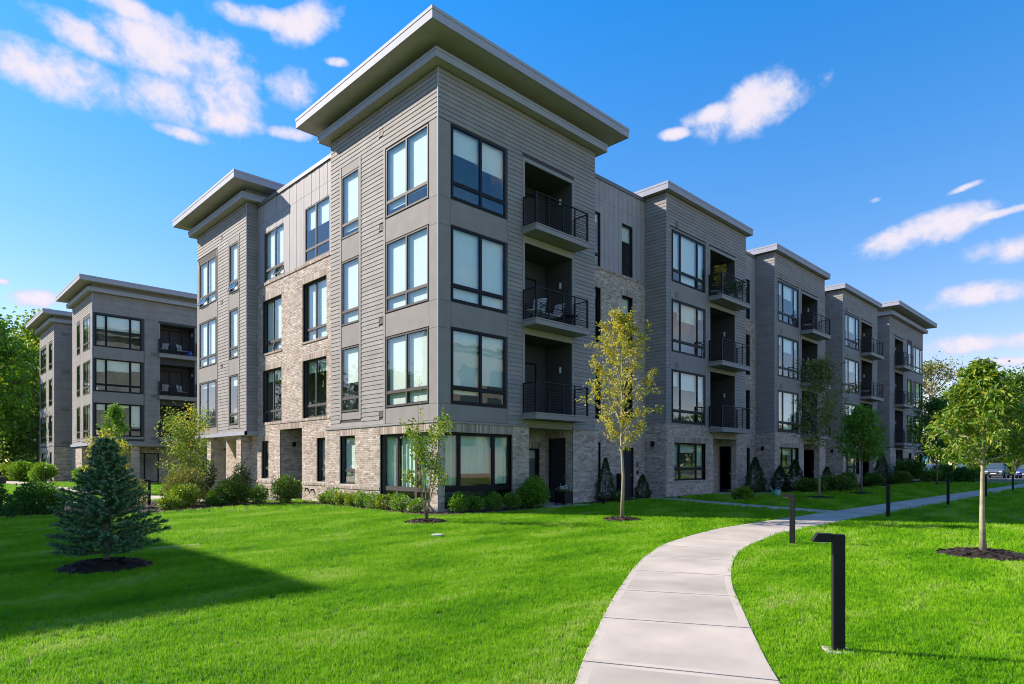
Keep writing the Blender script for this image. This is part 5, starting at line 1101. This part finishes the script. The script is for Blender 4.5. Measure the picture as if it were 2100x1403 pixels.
# slatted strip and valve cover in the lawn
M['timber'] = mat('weathered_timber', (0.40, 0.29, 0.19), .8, .2, 12)
g = empty('drain_grate', (-8.93, -3.22, 0), R(3), label='narrow tan slatted strip lying in the lawn beside the spruce', cat='drain grate')
MB().box(0, .86, 0, .17, -.03, .004).build('frame', M['coping'], g)
for i in range(12): MB().box(.02 + i * .07, .065 + i * .07, .01, .16, .0045, .035).build('slat', M['timber'], g)
v = empty('valve_cover', (-3.97, -5.08, 0), label='small pale oval valve cover flush in the lawn', cat='valve cover')
MB().lathe([(0.0, .062), (.10, .06), (.125, .055), (.128, .0)], n=20).build('lid', mat('pale_green_plastic', (.40, .48, .38), .6), v, smooth=False)
MB().lathe([(.129, .045), (.15, .04), (.152, .0)], n=20).build('rim', M['coping'], v)
# watering can
M['teal'] = mat('teal_enamel', (0.20, 0.42, 0.36), .4, spec=.5)
w = empty('watering_can', (18.05, -3.05, 0), R(150), label='pale teal watering can on the grass beside the white flowers', cat='watering can')
MB().lathe([(0, .01), (.14, .01), (.15, .05), (.13, .3), (.12, .32), (.11, .32), (.1, .28), (0, .27)], n=18).build('body', M['teal'], w, smooth=True)
MB().tube([(.12, 0, .08), (.26, 0, .25), (.36, 0, .43)], [.035, .024, .018], 8).build('spout', M['teal'], w, smooth=True)
MB().tube([(.35, 0, .42), (.40, 0, .47)], [.02, .05], 10).build('rose', M['teal'], w)
MB().tube([(-.12, 0, .08), (-.22, 0, .2), (-.2, 0, .34), (-.06, 0, .44), (.08, 0, .36)], .014, 7).build('handle', M['teal'], w, smooth=True)
# planter on the porch
p = empty('planter', (5.62, -.35, .03), label='square black planter with white flowers on the entrance porch', cat='planter')
b = MB(); b.box(-.24, .24, -.24, -.21, .06, .5); b.box(-.24, .24, .21, .24, .06, .5); b.box(-.24, -.21, -.21, .21, .06, .5); b.box(.21, .24, -.21, .21, .06, .5); b.box(-.21, .21, -.21, .21, .06, .44); b.build('box', M['blackmetal'], p)
for sx in (-1, 1):
    for sy in (-1, 1): MB().box(sx * .22 - .02, sx * .22 + .02, sy * .22 - .02, sy * .22 + .02, 0, .06).build('leg', M['blackmetal'], p)
n = 260; C = np.column_stack([rng.normal(0, .11, n), rng.normal(0, .11, n), .46 + np.abs(rng.normal(0, .09, n))]); leaves(p, 'foliage', C, rand_dir(n) + np.array([0, 0, .6]), np.full(n, .07), LM['mid'])
n = 110; C = np.column_stack([rng.normal(0, .1, n), rng.normal(0, .1, n), .58 + np.abs(rng.normal(0, .06, n))]); leaves(p, 'flower', C, rand_dir(n), np.full(n, .06), LM['white'], .8)
# balcony furniture
M['cushion'] = mat('cushion', (0.72, 0.72, 0.70), .9); M['weave'] = mat('woven_seat', (0.62, 0.60, 0.57), .9, .25, 40)
def chair(loc, rz, label, group=None, long=False):
    c = empty('lounge_chair' if long else 'patio_chair', loc, rz, label=label, cat='chair', group=group); w, d = .56, (1.1 if long else .52)
    for i in range(7): MB().box(-w / 2 + .03, w / 2 - .03, -d / 2 + .02 + i * (d - .04) / 7, -d / 2 + .02 + (i + .78) * (d - .04) / 7, .40, .425).build('slat', M['weave'], c)
    bk = MB()
    for i in range(6):
        z = .46 + i * .085; y = d / 2 + .02 + i * .028; bk.box(-w / 2 + .03, w / 2 - .03, y, y + .02, z, z + .062)
    bk.build('backrest', M['weave'], c)
    for s in (-1, 1):
        MB().tube([(s * w / 2, -d / 2, 0), (s * w / 2, -d / 2 + .02, .62)], .014, 6).build('leg', M['blackmetal'], c); MB().tube([(s * w / 2, d / 2 + .05, 0), (s * w / 2, d / 2, .42), (s * w / 2, d / 2 + .2, .98)], .014, 6).build('leg', M['blackmetal'], c)
        MB().tube([(s * w / 2, -d / 2, .62), (s * w / 2, d / 2 + .06, .62)], .016, 6).build('armrest', M['blackmetal'], c)
    return c
def side_table(loc, label):
    t = empty('side_table', loc, label=label, cat='table'); MB().lathe([(0, .47), (.27, .47), (.27, .5), (0, .5)], n=20).build('table_top', M['blackmetal'], t)
    for k in range(3): MB().tube([(.2 * math.cos(k * 2.1), .2 * math.sin(k * 2.1), 0), (.08 * math.cos(k * 2.1), .08 * math.sin(k * 2.1), .47)], .014, 6).build('leg', M['blackmetal'], t)
chair((4.35, -.1, 6.651), R(-70), 'pale slatted chair on the corner tower balcony of the third floor')
chair((5.15, .1, 6.651), R(-92), 'long white lounge chair on the corner tower balcony', long=True)
side_table((6.15, -.25, 6.651), 'round dark side table at the right end of the tower balcony')
def pot_plant(loc, h, label, lm):
    p = empty('potted_plant', loc, label=label, cat='plant'); MB().lathe([(0, 0), (.13, 0), (.17, .3), (.15, .3), (.14, .26), (0, .26)], n=14).build('pot', M['grille'], p)
    n = 260; a = rng.uniform(0, 6.28, n); t = rng.uniform(0, 1, n); C = np.column_stack([np.cos(a) * .24 * t, np.sin(a) * .24 * t, .3 + h * rng.uniform(.2, 1, n)])
    leaves(p, 'foliage', C, np.column_stack([np.cos(a), np.sin(a), np.full(n, .4)]), np.full(n, .16), lm, .35)
pot_plant((17.6, -.35, 9.96), 1.25, 'tall potted plant behind the rail corner of the first bay top balcony', LM['gold'])
pot_plant((18.6, -.4, 9.96), .6, 'small potted plant in the middle of the first bay top balcony', LM['mid'])
pot_plant((19.5, -.4, 9.96), .85, 'bushy potted plant at the right end of the first bay top balcony', LM['mid'])
chair((17.9, .2, 9.96), R(30), 'pale chair among the plants on the first bay top balcony')
for z, f in ((10.11, 'top'), (6.86, 'third')):
    chair((3.25, 38.75, z), R(-25), 'left striped patio chair on the %s floor balcony of farther building' % f); chair((4.55, 38.75, z), R(25), 'right striped patio chair on the %s floor balcony of farther building' % f)
vz = empty('vase', (5.0, 38.45, 10.11), label='cobalt blue vase on the top balcony of the farther building', cat='vase'); MB().lathe([(0, 0), (.12, .0), (.2, .18), (.12, .36), (.15, .42)], n=14).build('body', mat('blue_glaze', (.02, .12, .5), .3), vz, smooth=True)
chair((29.4, -.2, 6.69), R(20), 'dark patio chair on the second bay third floor balcony')
chair((40.9, -.2, 6.69), R(20), 'dark patio chair on the third bay third floor balcony')
chair((29.4, -.2, 9.96), R(200), 'patio chair on the second bay top balcony')
# boulders
M['stone'] = mat('granite', (0.30, 0.28, 0.27), .9, .3, 3, bump=.5, bscale=12)
def boulder(loc, r, h, label, s=1):
    bm_ = bmesh.new(); bmesh.ops.create_icosphere(bm_, subdivisions=3, radius=1); rs = random.Random(s); dirs = [Vector((rs.gauss(0, 1), rs.gauss(0, 1), rs.gauss(0, 1))).normalized() for _ in range(9)]
    for v in bm_.verts:
        k = 1.0
        for d in dirs: k = min(k, .82 / max(.2, v.co.normalized().dot(d)) if v.co.normalized().dot(d) > .75 else k)
        v.co = Vector((v.co.x * r * k, v.co.y * r * .9 * k, max(-.1, v.co.z * h * .55 * k + h * .45)))
    me = bpy.data.meshes.new('boulder'); bm_.to_mesh(me); bm_.free(); me.materials.append(M['stone']); o = link('boulder', me, None, loc); tag(o, label, 'boulder')
boulder((56.6, -1.9, 0), .5, 1.25, 'upright grey boulder near the end tower shrubs', 3)
M['stone'] = mat('dark_stone', (0.06, 0.055, 0.055), .9, .3, 3, bump=.5, bscale=12)
boulder((-6.6, 42.6, 0), .5, .75, 'dark boulder at the far left beside the path', 5)
# parking sign
sg = empty('parking_sign', (79.0, 4.3, 0), R(10), label='small teal sign on a white post beyond the building end', cat='sign')
MB().tube([(0, 0, 0), (0, 0, 2.1)], .04, 8).build('post', M['white'], sg); MB().box(-.06, -.045, -.28, .28, 1.75, 2.45).build('plate', mat('teal_sign', (.05, .36, .40), .5), sg, bevel=.004); MB().box(-.0645, -.0605, -.1, .1, 1.98, 2.2).build('marking', M['white'], sg)
# cars
M['tyre'] = mat('tyre', (.015, .015, .015), .8); M['carglass'] = mat('car_glass', (.03, .06, .08), .05, spec=.9); M['lamp'] = mat('headlamp', (.7, .72, .74), .15, spec=.8)
def car(loc, rz, col, label, group=None, H=1.55):
    c = empty('parked_car', loc, rz, label=label, cat='car', group=group); k = H / 1.55
    pm = mat('car_paint', col, .25, spec=.7); W = .91
    def loft(secs, m_, name, smooth=True):
        mb = MB(); rows = []
        for (y, w0, w1, z0, z1) in secs:
            ring_ = [(-w0, z0), (-w0 * 1.0, z0 + (z1 - z0) * .55), (-w1, z1 - .04), (-w1 * .86, z1), (w1 * .86, z1), (w1, z1 - .04), (w0, z0 + (z1 - z0) * .55), (w0, z0)]
            rows.append([len(mb.v) + i for i in range(8)]); mb.v += [(x, y, z * k) for x, z in ring_]
        for a, b in zip(rows[:-1], rows[1:]):
            for i in range(8): mb.f.append((a[i], b[i], b[(i + 1) % 8], a[(i + 1) % 8])); mb.m.append(0)
        mb.f.append(tuple(rows[0])); mb.f.append(tuple(rows[-1][::-1])); mb.m += [0, 0]
        return mb.build(name, m_, c, smooth=False, bevel=.02)
    loft([(-2.2, .72, .66, .32, .62), (-2.1, .86, .78, .26, .74), (-1.2, .91, .84, .22, .92), (-.4, .91, .86, .22, .98), (1.3, .91, .86, .22, .99), (2.05, .88, .8, .28, .95), (2.2, .78, .7, .36, .8)], pm, 'body')
    loft([(-1.05, .8, .74, .93, .96), (-.35, .8, .62, .95, 1.46), (1.3, .8, .62, .95, 1.47), (1.95, .78, .7, .93, .98)], M['carglass'], 'window')
    loft([(-.38, .64, .6, 1.45, 1.52), (.4, .66, .62, 1.47, 1.56), (1.35, .64, .6, 1.45, 1.51)], pm, 'roof')
    for s in (-1, 1):
        MB().box(s * .62 - .15, s * .62 + .15, -2.2, -2.1, .58 * k, .70 * k).build('headlight', M['lamp'], c, bevel=.02)
        MB().box(s * .97 - .06, s * .97 + .06, -.75, -.6, .95 * k, 1.07 * k).build('mirror', pm, c, bevel=.02)
        for y in (-1.35, 1.35):
            wh = MB(); n = 18
            wh.tube([(s * .74, y, .33), (s * .93, y, .33)], .33, n); w_ = wh.build('wheel', M['tyre'], c); MB().tube([(s * .9, y, .33), (s * .945, y, .33)], .2, 14).build('rim', M['steel'], w_)
    MB().box(-.5, .5, -2.225, -2.19, .45 * k, .58 * k).build('grille', M['blackmetal'], c); MB().box(-.26, .26, -2.245, -2.23, .40 * k, .5 * k).build('plate', M['white'], c)
CG = 'cars parked beyond the end of the building'
car((73.2, 2.2, .012), R(-90), (.16, .22, .32), 'blue-grey parked car next to the building end', CG); car((74.0, -.3, .012), R(-90), (.05, .06, .07), 'dark parked SUV left of the lawn tree trunk', CG, 1.7)
car((76.0, -3.2, .012), R(-90), (.10, .12, .15), 'grey parked car right of the lawn tree trunk', CG, 1.65); car((76.3, -5.9, .012), R(-90), (.03, .06, .18), 'dark blue parked car at the right photo edge', CG)
car((-3.4, 74.5, 0), R(8), (.55, .55, .56), 'silver parked car under the trees at far left')
# apartment houses across the lawns (outside the picture: they throw the lawn shadow and stand in the reflections)
def block(x0, x1, y0, y1, label):
    global B
    root = empty('apartment_building', (0, 0, 0), label=label, cat='building'); B = Bldg(root)
    body = MB(); body.box(x0 + .02, x1 - .02, y0 + .02, y1 - .02, 2.9, 14.04).build('wall', M['siding'], root); MB().box(x0 - .02, x1 + .02, y0 - .02, y1 + .02, 0, 2.9).build('base_wall', M['soldier'], root)
    for fr, L in ((Fr(x1, y0, (0, 1), (1, 0)), y1 - y0), (Fr(x0, y1, (1, 0), (0, 1)), x1 - x0), (Fr(x0, y0, (1, 0), (0, -1)), x1 - x0)):
        u = 1.5
        while u + 2.6 < L:
            for a, b in FL3: MB().fbox(fr, u, u + 2.4, -.01, .05, a, b).build('window', M['carglass'], root)
            u += 4.2
    B.roof(x0, x1, y0, y1, 14.04)
block(-39, -20.75, 11.3, 29.0, 'grey apartment building across the left courtyard')
block(6, 40, -50, -38, 'grey apartment building across the right lawn')
